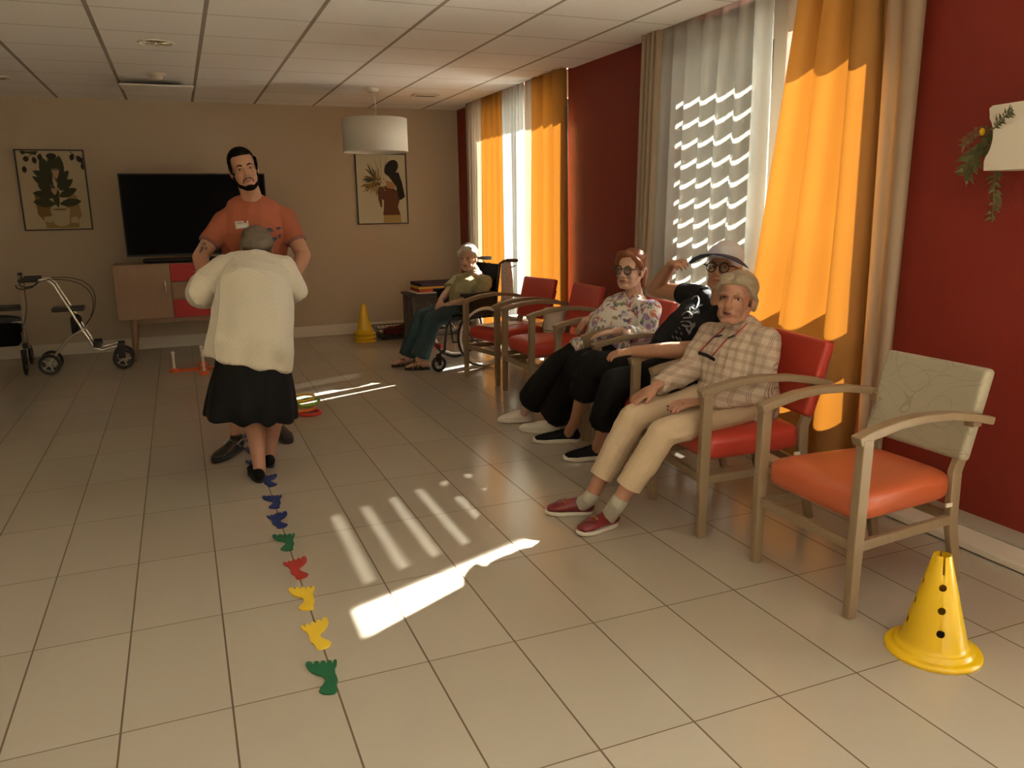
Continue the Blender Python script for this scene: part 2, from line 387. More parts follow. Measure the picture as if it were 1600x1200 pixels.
def window(n, y0, y1, top=2.62, shutter=(0, 0), split=None, low=.55, bottom=.13, rail=.08):
    X0 = 3.02; PB = bottom
    t = empty('window_%d' % n, (X0, (y0+y1)/2, 0)); t['kind'] = 'structure'
    f = MB(); yy = [-(y1-y0)/2, (y1-y0)/2]; c = (y0+y1)/2
    fw = .07
    f.box((0, yy[0], .02), (.07, yy[0]+fw, top)); f.box((0, yy[1]-fw, .02), (.07, yy[1], top))
    f.box((0, yy[0], 2.38), (.07, yy[1], top)); f.box((0, yy[0], .02), (.07, yy[1], PB))
    sp = (split-c) if split else 0
    f.box((-.01, sp-.055, .02), (.07, sp+.055, top))
    f.box((0, yy[0], low), (.06, yy[1], low+rail))
    f.build('window_frame', m_frame, t, bevel=.004)
    p = MB(); p.box((.03, yy[0]+fw, PB), (.036, sp-.055, 2.38)); p.build('window_pane', m_glass, t)
    p = MB(); p.box((.03, sp+.055, PB), (.036, yy[1]-fw, 2.38)); p.build('window_pane', m_glass, t)
    return t
w1 = window(1, *WIN[0]); w2 = window(2, *WIN[1], split=1.70, low=.88, bottom=.60, rail=.19); w3 = window(3, *WIN[2])  # third window is out of view, added to brighten ceiling and walls
def shutter(y0, y1, z0, z1, label, slots=True, X=3.20, pitch=.125):
    b = MB(); z = z0
    while z < z1:
        b.box((X, y0, z), (X+.005, y1, z+pitch*.76))
        if slots:
            y = y0
            while y < y1:
                b.box((X, y, z+pitch*.76), (X+.005, y+.006, z+pitch)); y += .39
        z += pitch
    o = b.build('roller_shutter', m_slat); o.location = (0, 0, 0)
    return tag(o, label, 'shutter', kind=None)
shutter(1.745, 2.60, .78, 2.60, 'slotted grey roller shutter lowered outside the large window behind the seated people')

# ground outside
b = MB(); b.box((3.3, -30, -.3), (60, 40, -.15)); o = b.build('ground', mat('pale_paving', (.80, .77, .72), .9)); o['kind'] = 'structure'

# ------------------------------------------------------------------ curtains
def curtain(name, top, bot, z0, z1, folds_n, amp, mt, label, group, seed=0, cat='curtain', X=2.80, nz=26, mid=None):
    "top, bot: (y0, y1) span along the wall at the rail and at the hem"
    rs = random.Random(seed); n = folds_n*16; vs = []; fs = []
    ph = [rs.uniform(-.5, .5) for _ in range(folds_n+2)]; am = [rs.uniform(.65, 1.25) for _ in range(folds_n+2)]
    for j in range(nz+1):
        t = j/nz; z = z1+(z0-z1)*t; tt = t
        y0 = top[0]+(bot[0]-top[0])*tt; y1 = top[1]+(bot[1]-top[1])*tt
        for i in range(n+1):
            s = i/n; k = s*folds_n; ki = int(min(k, folds_n-1)); fr = k-ki
            a = am[ki]*(1-fr)+am[ki+1]*fr; p = ph[ki]*(1-fr)+ph[ki+1]*fr
            w = math.sin(2*PI*k+p+.5*math.sin(t*3+ki)); w = math.copysign(abs(w)**.8, w)
            x = X + amp*a*w*(.75+.35*t)
            y = y0+(y1-y0)*s + .35*amp*math.cos(2*PI*k+p)
            vs.append((x, y, z))
    for j in range(nz):
        for i in range(n): q = j*(n+1)+i; fs.append((q, q+1, q+n+2, q+n+1))
    c = V((X, (top[0]+top[1])/2, z0)); bb = MB(); bb.add([V(v)-c for v in vs], fs)
    me = bb.mesh(name, fix=False); o = link(name, me, mt, None, True); o.location = c
    return tag(o, label, cat, group)
def yof(x, y, X=2.78): return P(x, y, X=X).y
G2, G1 = 'curtains of the large window behind the chairs', 'curtains of the far window'
curtain('sheer_curtain', (1.50, 2.60), (1.49, 2.72), .05, 2.66, 7, .035, m_sheer, 'pale patterned sheer curtain behind the people, striped with sunlight', G2, 3)
curtain('taupe_curtain', (2.55, 2.76), (2.67, 2.81), .05, 2.66, 4, .035, m_taupe, 'gathered taupe curtain against the red wall left of the striped sheer', G2, 5, X=2.755)
curtain('orange_curtain', (yof(1387, 20, 2.70), 1.17), (.60, 1.54), .06, 2.66, 3, .06, m_orange, 'glowing orange curtain behind the nearest chairs', G2, 8, X=2.70)
curtain('beige_drape', (.51, yof(1385, 20)+.05), (.545, .68), .06, 2.66, 2, .014, m_drape, 'narrow beige drape hanging at the right edge of the orange curtain', G2, 9, X=2.80)
curtain('taupe_curtain', (6.05, 6.52), (6.10, 6.55), .05, 2.66, 6, .03, m_taupe, 'brownish taupe curtain in the far corner behind the wheelchair', G1, 11, X=2.79)
curtain('orange_curtain', (5.45, 6.06), (5.45, 6.12), .05, 2.66, 4, .03, m_orange, 'orange curtain hanging behind the head of the woman in the wheelchair', G1, 12, X=2.80)
curtain('sheer_curtain', (4.98, 5.46), (4.98, 5.46), .05, 2.66, 6, .028, m_sheer_w, 'bright white sheer curtain lit by the sun in the far window', G1, 13, X=2.80)
curtain('taupe_curtain', (4.735, 4.895), (4.735, 4.895), .05, 2.66, 3, .028, m_taupe, 'thin dark taupe curtain bundle between white sheer and orange curtain', G1, 14, X=2.79)
curtain('orange_curtain', (4.03, 4.69), (4.02, 4.69), .05, 2.66, 3, .045, m_orange, 'orange curtain behind the two empty red chairs', G1, 15, X=2.78)

# ------------------------------------------------------------------ armchairs
def rbox(lo, hi, r, name, mt, parent, seg=4, crown=0):
    b = MB(); b.box(lo, hi); o = b.build(name, mt, parent)
    bm = bmesh.new(); bm.from_mesh(o.data)
    bmesh.ops.bevel(bm, geom=list(bm.edges), offset=r, segments=seg, profile=.6, affect='EDGES')
    bm.to_mesh(o.data); bm.free(); o.data.shade_smooth(); return o
def qlimb(pts, w, d, yc):
    "square-section bar in the XZ plane at y=yc; pts (x,z), w=size in x/normal, d=size in y"
    bb = MB(); N = len(pts); vs = []
    for i, (x, z) in enumerate(pts):
        a = pts[max(i-1, 0)]; c = pts[min(i+1, N-1)]; t = V((c[0]-a[0], c[1]-a[1])).normalized(); n = V((t.y, -t.x))
        ww = w[i] if isinstance(w, (list, tuple)) else w; dd = d[i] if isinstance(d, (list, tuple)) else d
        for sx, sy in ((-1, -1), (1, -1), (1, 1), (-1, 1)): vs.append((x+n.x*sx*ww/2, yc+sy*dd/2, z+n.y*sx*ww/2))
    fs = [(0, 1, 2, 3)[::-1], tuple(4*(N-1)+k for k in range(4))]
    for i in range(N-1):
        for k in range(4): fs.append((4*i+k, 4*i+(k+1) % 4, 4*i+4+(k+1) % 4, 4*i+4+k))
    bb.add(vs, fs); return bb
def make_chair(seat_m, back_m, label):
    t = empty('armchair', (0, 0, 0)); tag(t, label, 'chair', 'armchairs in a row along the red wall')
    for s in (-1, 1):
        qlimb([(-.27, 0), (-.268, .3), (-.262, .652)], [.036, .044, .046], [.032, .036, .036], s*.25).build('leg', m_wood, t, bevel=.004)
        qlimb([(.315, 0), (.255, .25), (.25, .45), (.305, .60), (.352, .74)], [.034, .046, .048, .042, .034], .028, s*.195).build('leg', m_wood, t, bevel=.004)
        qlimb([(-.295, .645), (-.24, .662), (-.12, .686), (0, .694), (.13, .688), (.25, .668), (.345, .645)], [.034, .034, .032, .03, .03, .03, .03], [.046, .046, .046, .044, .042, .04, .036], s*.243).build('armrest', m_wood, t, bevel=.005)
        b = MB(); M = Matrix.Rotation(s*math.atan2(-.05, .52), 4, 'Z')
        b.box((-.25, -.011, .245), (.25, .011, .282), Matrix.Translation((0, s*.222, 0)) @ M); b.build('side_rail', m_wood, t, bevel=.003)
        b = MB(); b.box((.262, min(s*.2, s*.24), .625), (.305, max(s*.2, s*.24), .66)); b.build('arm_bracket', m_wood, t, bevel=.003)
    b = MB(); b.box((-.278, -.24, .245), (-.256, .24, .282)); b.build('front_rail', m_wood, t, bevel=.003)
    b = MB(); b.box((.242, -.19, .25), (.264, .19, .285)); b.build('rear_rail', m_wood, t, bevel=.003)
    b = MB(); nu, nv = 56, 22; vs = []; fs = []
    pw = lambda v, e: math.copysign(abs(v)**e, v)
    for j in range(nv+1):
        p = -PI/2+PI*j/nv; cp, sp_ = pw(math.cos(p), .28), pw(math.sin(p), .55)
        for i in range(nu):
            a = 2*PI*i/nu; u = cp*pw(math.cos(a), .26); v = cp*pw(math.sin(a), .26)
            vs.append((-.003+u*.262, v*(.224-.024*u), .392+sp_*.060+(.014*(1-u*u)*(1-v*v) if sp_ > 0 else 0)))
    for j in range(nv):
        for i in range(nu): fs.append((j*nu+i, j*nu+(i+1) % nu, (j+1)*nu+(i+1) % nu, (j+1)*nu+i))
    b.add(vs, fs); me = b.mesh('seat'); bm = bmesh.new(); bm.from_mesh(me); bmesh.ops.remove_doubles(bm, verts=bm.verts, dist=.0005); bmesh.ops.recalc_face_normals(bm, faces=bm.faces); bm.to_mesh(me); bm.free()
    link('seat', me, seat_m, t, True)
    # backrest
    o = rbox((-.028, -.225, -.175), (.028, .225, .175), .022, 'backrest', back_m, t, 4)
    me = o.data
    for v in me.vertices:
        v.co.x += .55*(v.co.y**2) * -1 + .012; v.co.x += .0
    o.rotation_euler = (0, math.radians(15), 0); o.location = (.318, 0, .658)
    b = MB(); b.box((.205, -.212, .318), (.235, -.206, .332)); b.build('care_tag', m_white, t)
    return t
LBL = ['red armchair with a wooden frame, nearest to the wheelchair, paper sheet on its seat',
       'empty red wooden-framed armchair beside the woman in the floral blouse',
       'red armchair in which the woman in the floral blouse sits',
       'red armchair in which the person in the dark cap sits',
       'red armchair in which the woman in the plaid shirt sits']
red = make_chair(m_redv, m_redv, LBL[0])
CH_POS = [((2.205, 3.985), 11), ((2.26, 3.27), 1), ((2.20, 2.215), -5), ((2.076, 1.443), -5), ((1.978, .677), -7.5)]
chairs = [red]+[copy_tree(red) for _ in range(4)]
for o, (p, a), lb in zip(chairs, CH_POS, LBL):
    o.location = (p[0], p[1], 0); o.rotation_euler = (0, 0, math.radians(a)); o['label'] = lb
c1 = make_chair(m_orv, m_pad, 'empty armchair with orange seat and grey patterned backrest beside the large yellow cone')
c1.location = (2.007, -.083, 0)
b = MB(); b.box((-.16, -.105, 0), (.16, .105, .0015)); o = b.build('paper_sheet', mat('white_paper', (.75, .7, .62), .7)); o.location = (2.12, 3.97, .4668); o.rotation_euler = (0, 0, .35)
tag(o, 'white paper sheet lying on the red seat next to the wheelchair', 'paper')
# ------------------------------------------------------------------ ceiling fittings
def T3(x, y, z): return Matrix.Translation((x, y, z))
t = empty('ceiling_light', (-.33, 3.99, CH)); tag(t, 'round recessed ceiling downlight with a mirrored reflector', 'ceiling light')
b = MB(); b.lathe([(.098, 0), (.098, -.006), (.108, -.008), (.118, -.004), (.118, 0), (.098, 0)]); b.build('trim_ring', m_white, t, smooth=True)
b = MB(); b.lathe([(.097, -.002), (.085, .0), (.06, -.001), (.03, -.002), (.001, -.002)], M=T3(0, 0, 0)); b.build('reflector', m_chrome, t, smooth=True)
b = MB()
for k in range(8):
    a = k*PI/4; b.box((.02, -.004, -.006), (.09, .004, -.002), Matrix.Rotation(a, 4, 'Z'))
b.build('louvre', m_chrome, t)
t = empty('smoke_detector', (-.35, 5.32, CH)); tag(t, 'small white domed smoke detector on the ceiling behind the downlight', 'smoke detector')
b = MB(); b.lathe([(.001, -.02), (.066, -.02), (.07, -.012), (.07, 0)]); b.build('base', m_white, t, smooth=False)
b = MB(); b.lathe([(.001, -.055), (.03, -.053), (.042, -.045), (.048, -.02)]); b.build('dome', m_white, t, smooth=True)
def sensor(x, y, rz, label):
    t = empty('ceiling_vent', (x, y, CH), rz); tag(t, label, 'vent', 'small ceiling vents')
    b = MB(); b.box((-.13, -.07, -.014), (.13, .07, 0)); b.build('frame', m_white, t, bevel=.004)
    b = MB(); b.box((-.10, -.018, -.017), (.10, .018, -.0142)); b.build('slot', m_blk, t)
sensor(2.13, 5.93, 0, 'small rectangular ceiling vent to the right of the pendant lamp')
sensor(-1.62, 5.84, .1, 'small ceiling vent at the left edge, above the plant picture')
b = MB(); b.box((-.295, -.29, 0), (.295, .29, .012)); o = b.build('ceiling_tile', m_ceil); o.location = (-.36, 5.86, CH-.045); o.rotation_euler = (math.radians(3.5), 0, 0)
tag(o, 'sagging ceiling tile hanging askew behind the smoke detector', 'ceiling tile')
# pendant
PX, PY = 1.53, 5.64
t = empty('pendant_lamp', (PX, PY, CH)); tag(t, 'white drum pendant lamp hanging near the bouquet picture', 'lamp')
b = MB(); b.lathe([(.001, -.04), (.045, -.04), (.055, -.02), (.055, 0)]); b.build('ceiling_rose', m_white, t, smooth=True)
b = MB(); b.limb([(0, 0, -.03), (.012, 0, -.1), (.02, 0, -.2), (.012, 0, -.3), (0, 0, -.36)], [.004]*5, n=6); b.build('cord', m_white, t, smooth=True)
zt, zb = P(585, 186, Y=PY).z-CH, P(585, 238, Y=PY).z-CH
R = (P(636, 212, Y=PY).x-P(534, 212, Y=PY).x)/2*.97
b = MB(); b.lathe([(R, zb), (R, zt), (R-.004, zt), (R-.004, zb)], n=64, closed=True); b.build('lamp_shade', m_shade, t, smooth=False)
for p in t.children[-1].data.polygons: p.use_smooth = abs(p.normal.z) < .5
b = MB(); b.lathe([(R-.006, zb+.02), (.001, zb+.018)], n=48); b.build('diffuser', m_white, t)
b = MB(); b.limb([(0, 0, zt-.005), (0, 0, zt-.08)], [.02, .025], n=12); b.build('socket', m_white, t, smooth=True)
for k in range(3):
    pass
b = MB()
for k in range(3): b.limb([(0, 0, zt-.01), (R*math.cos(k*2.094), R*math.sin(k*2.094), zt-.01)], [.003, .003], n=6)
b.build('spider', m_white, t)

# ------------------------------------------------------------------ framed pictures
def flat(c): return mat('ink_%02x%02x%02x' % tuple(int(min(1, x)*255) for x in c), c, .6, .3)
def leafp(x, y, L, w, ang, n=8):
    o = []
    for i in range(n+1):
        s = i/n; o.append((s*L, w*math.sin(PI*s)**.8))
    for i in range(n-1, 0, -1):
        s = i/n; o.append((s*L, -w*math.sin(PI*s)**.8))
    c, s_ = math.cos(ang), math.sin(ang)
    return [(x+a*c-b_*s_, y+a*s_+b_*c) for a, b_ in o]
def ellp(x, y, a, c, n=20, rot=0): return [(x+a*math.cos(2*PI*k/n)*math.cos(rot)-c*math.sin(2*PI*k/n)*math.sin(rot), y+a*math.cos(2*PI*k/n)*math.sin(rot)+c*math.sin(2*PI*k/n)*math.cos(rot)) for k in range(n)]
def picture(x0, x1, z0, z1, label, paper, shapes):
    w, h = x1-x0, z1-z0
    t = empty('framed_picture', ((x0+x1)/2, YB, z0)); tag(t, label, 'picture')
    fr = .012
    b = MB()
    for lo, hi in (((-w/2, -.025, 0), (w/2, 0, fr)), ((-w/2, -.025, h-fr), (w/2, 0, h)), ((-w/2, -.025, fr), (-w/2+fr, 0, h-fr)), ((w/2-fr, -.025, fr), (w/2, 0, h-fr))): b.box(lo, hi)
    b.build('frame', m_blk, t)
    mats = [paper]; b = MB(); b.box((-w/2+fr, -.010, fr), (w/2-fr, -.002, h-fr))
    for i, (poly, mt) in enumerate(shapes):
        if mt not in mats: mats.append(mt)
        b.cur = mats.index(mt); dpt = .010+.00012*(i+1)
        poly = [(min(.975, max(.025, x)), min(.98, max(.02, y))) for x, y in poly]
        b.prism(poly, lambda x, y, hh: V((-w/2+x*w, -dpt-hh, y*h)), .0001)
    b.build('print', mats, t)
k_gr = flat((.045, .05, .022)); k_dk = flat((.03, .018, .012)); k_pot = flat((.50, .42, .25)); k_br = flat((.24, .14, .05)); k_br2 = flat((.33, .22, .09)); k_fl = flat((.55, .36, .2)); k_paper = flat((.52, .44, .29)); k_cream = flat((.56, .52, .38))
sh = [([(.2, .47), (.42, .43), (.42, .14), (.3, .12), (.22, .2)], k_br), ([(.7, .5), (.82, .42), (.86, .18), (.78, .11), (.6, .14)], k_br2), ([(.3, .14), (.32, .03), (.8, .03), (.8, .12)], k_br2),
      ([(.3, .17), (.42, .18), (.42, .1), (.3, .11)], k_pot), ([(.7, .16), (.79, .17), (.79, .09), (.68, .09)], k_pot),
      ([(.40, .27), (.69, .27), (.66, .08), (.60, .05), (.50, .05), (.44, .08)], k_pot), (ellp(.545, .265, .145, .018), k_pot), (ellp(.545, .262, .11, .012), k_br)]
for x, y, L, w_, a in ((.5, .33, .33, .055, PI*.97), (.55, .33, .33, .05, .1), (.5, .42, .32, .05, PI*.95), (.55, .42, .3, .05, .33), (.5, .45, .26, .05, PI*.85), (.5, .5, .34, .05, PI*.83), (.57, .5, .26, .05, .55), (.5, .55, .3, .05, PI*.7), (.55, .52, .28, .06, .9), (.5, .62, .3, .05, PI*.87), (.58, .6, .22, .045, .7), (.48, .6, .34, .08, PI*.62), (.55, .6, .34, .09, PI*.42), (.53, .7, .26, .07, PI*.52), (.5, .4, .14, .07, PI*.5), (.53, .28, .3, .05, PI*.55)):
    sh.append((leafp(x, y, L, w_, a), k_gr))
sh += [(ellp(.52, .92, .075, .035), k_dk)]
for a in (-.5, -.25, 0, .25, .5): sh.append((leafp(.55, .63, .15, .012, PI/2+a*.8), k_fl)); sh.append((leafp(.5, .44, .10, .011, PI/2+a), k_fl))
for x, y, a in ((.16, .95, 2.6), (.20, .89, 3.3), (.26, .91, 5.0), (.12, .80, 4.6), (.37, .95, 4.4), (.83, .95, 4.4), (.90, .93, 5.0), (.93, .90, 5.5), (.97, .84, 4.6)): sh.append((leafp(x, y, .09, .035, a), k_dk))
sh += [([(.07, .97), (.3, .93), (.34, .99)], k_gr), ([(.16, .9), (.3, .96), (.31, .97), (.16, .89)], k_dk), ([(.8, .98), (.96, .86), (.965, .85), (.79, .975)], k_dk)]
picture(-1.725, -1.115, 1.275, 2.062, 'black-framed picture of a dark leafy potted plant with two pale flowers', k_paper, sh)
k_skin = flat((.13, .045, .02)); k_hair = flat((.012, .008, .008)); k_cloth = flat((.42, .29, .1)); k_stem = flat((.12, .09, .04))
sh = [([(.5, .02), (.86, .02), (.85, .13), (.52, .13)], k_cloth), ([(.50, .13), (.85, .13), (.80, .24), (.84, .34), (.82, .46), (.72, .52), (.60, .55), (.48, .53), (.42, .5), (.42, .36), (.46, .24), (.49, .25), (.49, .36), (.53, .34), (.52, .22)], k_skin),
      (ellp(.70, .80, .15, .10, rot=.5), k_hair), ([(.60, .72), (.84, .74), (.90, .6), (.93, .48), (.95, .39), (.9, .36), (.84, .34), (.80, .44), (.78, .54), (.70, .62)], k_hair), ([(.58, .62), (.72, .6), (.80, .53), (.7, .5), (.6, .52)], flat((.4, .22, .1)))]
rr = random.Random(3)
for i in range(40):
    a = rr.uniform(PI*.35, PI*1.55); L = rr.uniform(.12, .3); sh.append((leafp(.42+rr.uniform(-.06, .08), .60+rr.uniform(-.05, .05), L, .012+rr.random()*.008, a, 4), rr.choice([k_stem, k_gr, k_br, k_br2])))
for x, y, a in ((.45, .66, 2.3), (.5, .68, 1.6), (.55, .7, 1.35), (.48, .66, 1.95), (.4, .62, 3.2)): sh.append((leafp(x, y, .3, .004, a, 4), k_stem))
for i in range(26): sh.append((ellp(.44+rr.gauss(0, .09), .59+rr.gauss(0, .05), .012, .009, 6), rr.choice([k_cream, k_stem, k_fl, k_gr])))
picture(1.615, 2.215, 1.262, 2.057, 'black-framed picture of a dark-haired figure holding a bouquet, under the pendant lamp', k_cream, sh)

# ------------------------------------------------------------------ television and sideboard
TY = 6.62
x0, x1, z0, z1 = P(183, 272, Y=TY).x, P(413, 272, Y=TY).x, P(200, 402, Y=TY).z, P(300, 271, Y=TY).z
t = empty('television', ((x0+x1)/2, TY, .94)); tag(t, 'large black flat television standing on the sideboard', 'television')
w = (x1-x0)/2
b = MB(); b.box((-w, 0, z0-.94), (w, .035, z1-.94)); b.build('casing', m_blk, t, bevel=.004)
b = MB(); b.box((-w+.012, -.002, z0-.94+.02), (w-.012, .0005, z1-.94-.012)); b.build('screen', m_tv, t)
b = MB(); b.box((-.32, -.10, .012), (.32, .14, .022)); b.box((-.05, .01, .02), (.05, .03, .06)); b.build('stand', m_blk, t, bevel=.003)
b = MB(); b.limb([(-.5, -.03, .027), (.5, -.03, .027)], [.024, .024], n=12)
o = b.build('soundbar', m_blk, None, smooth=True); o.location = ((x0+x1)/2-.02, TY-.16, .943); tag(o, 'low black soundbar lying in front of the television', 'soundbar')
SY0, SY1 = 6.28, 6.72; sx0, sx1 = -.93, .60; zt, zb = .945, .415
t = empty('sideboard', ((sx0+sx1)/2, SY0, 0)); tag(t, 'oak sideboard with red and oak drawers under the television', 'sideboard')
w = (sx1-sx0)/2
b = MB(); b.box((-w, .018, zb), (w, SY1-SY0, zb+.02)); b.box((-w, .018, zt-.02), (w, SY1-SY0, zt)); b.box((-w, .018, zb), (-w+.02, SY1-SY0, zt)); b.box((w-.02, .018, zb), (w, SY1-SY0, zt)); b.box((-w, SY1-SY0-.02, zb), (w, SY1-SY0, zt)); b.build('body', m_oak, t)
for a, c, hx in ((-w, -w+.505, -w+.45), (w-.505, w, w-.45)):
    b = MB(); b.box((a+.002, 0, zb+.002), (c-.002, .018, zt-.002)); d = b.build('door', m_oak, t, bevel=.002)
    b = MB(); b.limb([(hx, 0, .66), (hx, -.022, .67), (hx, -.025, .73), (hx, -.022, .79), (hx, 0, .80)], [.006, .007, .008, .007, .006], n=8); b.build('handle', m_chrome, d, smooth=True)
    b = MB(); b.ell((hx, -.002, .90), .009); b.build('lock', m_chrome, d, smooth=True)
for k, mt in enumerate((m_redlac, m_oak, m_redlac)):
    zz0 = zb+.002+k*(zt-zb)/3; zz1 = zz0+(zt-zb)/3-.004
    b = MB(); b.box((-w+.507, 0, zz0), (w-.507, .018, zz1)); d = b.build('drawer', mt, t, bevel=.002)
    if mt is m_redlac: d['label'] = 'red drawer front'
    b = MB(); b.limb([(-.05, 0, (zz0+zz1)/2), (-.04, -.02, (zz0+zz1)/2), (.04, -.02, (zz0+zz1)/2), (.05, 0, (zz0+zz1)/2)], [.005]*4, n=8); b.build('handle', m_chrome, d, smooth=True)
b = MB(); b.box((-w+.1, .03, zb-.045), (w-.1, .06, zb)); b.box((-w+.1, .38, zb-.045), (w-.1, .41, zb)); b.build('leg_rail', m_oak, t)
for sx in (-1, 1):
    for yy in (.045, .395):
        b = MB(); b.limb([(sx*(w-.13), yy, zb-.001), (sx*(w-.125), yy, .3), (sx*(w-.10), yy, 0)], [.033, .03, .016], n=10, cap=False); b.build('leg', m_oak, t, smooth=True)

# ------------------------------------------------------------------ cones
def cone_profile(h, r, hem):
    o = [(hem, .0), (hem, .007), (hem-.004, .013), (hem-.012, .017), (hem-.020, .017), (hem-.024, .020), (hem-.027, .029), (hem-.034, .033), (hem-.040, .034), (r+.002, .042), (r-.003, .055), (.026, h)]
    return o + [(a-.004, z-.003) for a, z in o[::-1][:-1]] + [(hem-.004, 0)]
def make_cone(name, h, hem, holes, loc, rz):
    t = empty(name, loc, rz)
    b = MB(); b.lathe(cone_profile(h, .098 if holes else .08, hem), n=64, closed=True); me = b.mesh('cone_body')
    o = bpy.data.objects.new('cone_body', me); COL.objects.link(o)
    if holes:
        c = MB()
        for k in range(4):
            for z, rr_ in ((.10, .0125), (.17, .012), (.24, .0115)):
                M = Matrix.Rotation(k*PI/2, 4, 'Z')
                vs = [M @ V((x, rr_*math.cos(2*PI*i/20), z+rr_*math.sin(2*PI*i/20))) for x in (.02, .13) for i in range(20)]
                c.add(vs, [tuple(range(20))[::-1], tuple(range(20, 40))]+[(i, (i+1) % 20, 20+(i+1) % 20, 20+i) for i in range(20)])
        for k in range(4): c.box((.008, -.003, h-.055), (.06, .003, h+.02), Matrix.Rotation(k*PI/2, 4, 'Z'))
        cm = c.mesh('cut'); co_ = bpy.data.objects.new('cut', cm); COL.objects.link(co_)
        md = o.modifiers.new('b', 'BOOLEAN'); md.operation = 'DIFFERENCE'; md.object = co_; md.solver = 'EXACT'
        bpy.context.view_layer.update(); me2 = bpy.data.meshes.new_from_object(o.evaluated_get(bpy.context.evaluated_depsgraph_get()))
        o.modifiers.clear(); o.data = me2; bpy.data.objects.remove(co_); me = me2
    me.materials.clear(); me.materials.append(m_yel); o.parent = t; o.name = 'body'
    me.shade_smooth(); e = o.modifiers.new('wn', 'WEIGHTED_NORMAL')
    return t
t = make_cone('training_cone', .335, .145, True, (1.825, -.60, 0), math.radians(-130)); tag(t, 'large yellow plastic cone with round holes at lower right', 'cone')
BC = (1.50, 6.50)
for k, lb in enumerate(('yellow cone at the bottom of the stack by the back wall', 'yellow cone in the middle of the stack by the back wall', 'yellow cone on top of the stack by the back wall')):
    t = make_cone('training_cone', .33, .125, False, (BC[0], BC[1], k*.042), k); tag(t, lb, 'cone', 'stacked yellow cones')

# ------------------------------------------------------------------ footprints on the floor
FOOT = [(318,985),(319,975),(330,970),(344,972),(350,984),(356,984),(360,972),(368,968),(379,971),(384,982),(389,981),(393,969),(402,966),(411,969),(415,980),(420,979),(425,967),(433,964),(442,967),(445,978),(450,977),(454,964),(462,960),(469,964),(469,985),(460,1005),(461,1025),(470,1045),(475,1060),(470,1078),(468,1095),(473,1112),(460,1125),(435,1130),(405,1128),(383,1115),(388,1100),(400,1085),(412,1066),(409,1050),(395,1040),(372,1035),(345,1022),(326,1005)]
fp = [P(380+x*.3165, 720+y*.3165, Z=0) for x, y in FOOT]
cx = sum(p.x for p in fp)/len(fp); cy = sum(p.y for p in fp)/len(fp); fp = [(p.x-cx, p.y-cy) for p in fp]
def foot(px, py, mir, col, label, rot=0, sc=1):
    b = MB(); pts = [(-x if mir else x, y) for x, y in fp]
    b.prism(pts, lambda x, y, h: V((x*sc, y*sc, h)), .004)
    me = b.mesh('foot_marker'); bm = bmesh.new(); bm.from_mesh(me); bmesh.ops.triangulate(bm, faces=[f for f in bm.faces if len(f.verts) > 4], ngon_method='EAR_CLIP'); bm.to_mesh(me); bm.free()
    o = link('foot_marker', me, col)
    c = P(px, py, Z=0); o.location = (c.x, c.y, .0006); o.rotation_euler = (0, 0, rot)
    tag(o, label, 'floor marker', 'rubber footprints along the floor joint')
f_g = mat('green_rubber', (.008, .115, .045), .5); f_y = mat('yellow_rubber', (.78, .52, .03), .5); f_r = mat('red_rubber', (.40, .03, .022), .5); f_b = mat('blue_rubber', (.010, .03, .16), .5)
foot(507, 1049, False, f_g, 'green rubber footprint nearest to the camera')
foot(494, 985, True, f_y, 'yellow rubber footprint next to the nearest green one')
foot(475, 929, False, f_y, 'yellow rubber footprint next to the red one')
foot(463, 884, True, f_r, 'red rubber footprint between the green and yellow ones')
foot(446, 843, False, f_g, 'green rubber footprint between the red and the blue ones')
foot(434, 810, True, f_b, 'blue rubber footprint next to a green one')
foot(427, 781, False, f_b, 'blue rubber footprint, second of three from the walking woman')
foot(420, 749, True, f_b, 'blue rubber footprint touching the walking woman\'s shoe')
foot(398, 724, False, f_b, 'dark rubber footprint just left of the walking woman\'s ankles')
foot(393, 702, True, f_b, 'dark rubber footprint between the standing man\'s shoes')
foot(389, 682, False, f_b, 'dark rubber footprint farthest from the camera')

# ------------------------------------------------------------------ rings and ring toss
for k, (dx, dy, z, tx, ty, col, nm, lb) in enumerate(((.0, -.02, .0115, 0, 0, (.62, .03, .02), 'red', 'red ring at the bottom of the pile'), (-.035, .0, .042, .04, -.08, (.75, .16, .02), 'orange', 'orange ring lying over the red one'),
        (.0, .03, .078, .10, -.12, (.22, .48, .03), 'green', 'green ring tilted on top of the pile'), (-.03, .05, .108, .10, -.08, (.68, .42, .03), 'yellow', 'yellow ring at the back of the pile'))):
    b = MB(); b.torus((0, 0, 0), .075, .011); o = b.build('throwing_ring', mat(nm+'_ring_plastic', col, .35), smooth=True)
    c = P(484, 646, Z=0); o.location = (c.x+dx, c.y+dy, z); o.rotation_euler = (tx, ty, 0); tag(o, lb, 'ring', 'pile of throwing rings on the floor')
m_or = mat('orange_plastic', (.62, .10, .012), .4)
c = P(318, 577, Z=0); t = empty('ring_toss_game', (c.x, c.y, 0)); tag(t, 'orange cross-shaped ring toss base with white pegs by the sideboard', 'game')
b = MB(); b.box((-.27, -.03, 0), (.27, .03, .02)); b.box((-.03, -.27, 0), (.03, .27, .02))
for dx, dy in ((0, 0), (-.25, 0), (.25, 0), (0, -.25), (0, .25)): b.lathe([(.001, .03), (.035, .03), (.045, .02), (.045, 0)], n=20, c=(dx, dy, 0))
b.build('base', m_or, t, bevel=.003)
for dx, dy in ((-.25, 0), (0, 0), (.25, 0), (0, -.25), (0, .25)):
    b = MB(); b.limb([(dx, dy, .02), (dx, dy, .16)], [.012, .012], n=10); b.ell((dx, dy, .175), .017); b.build('peg', m_white, t, smooth=True)
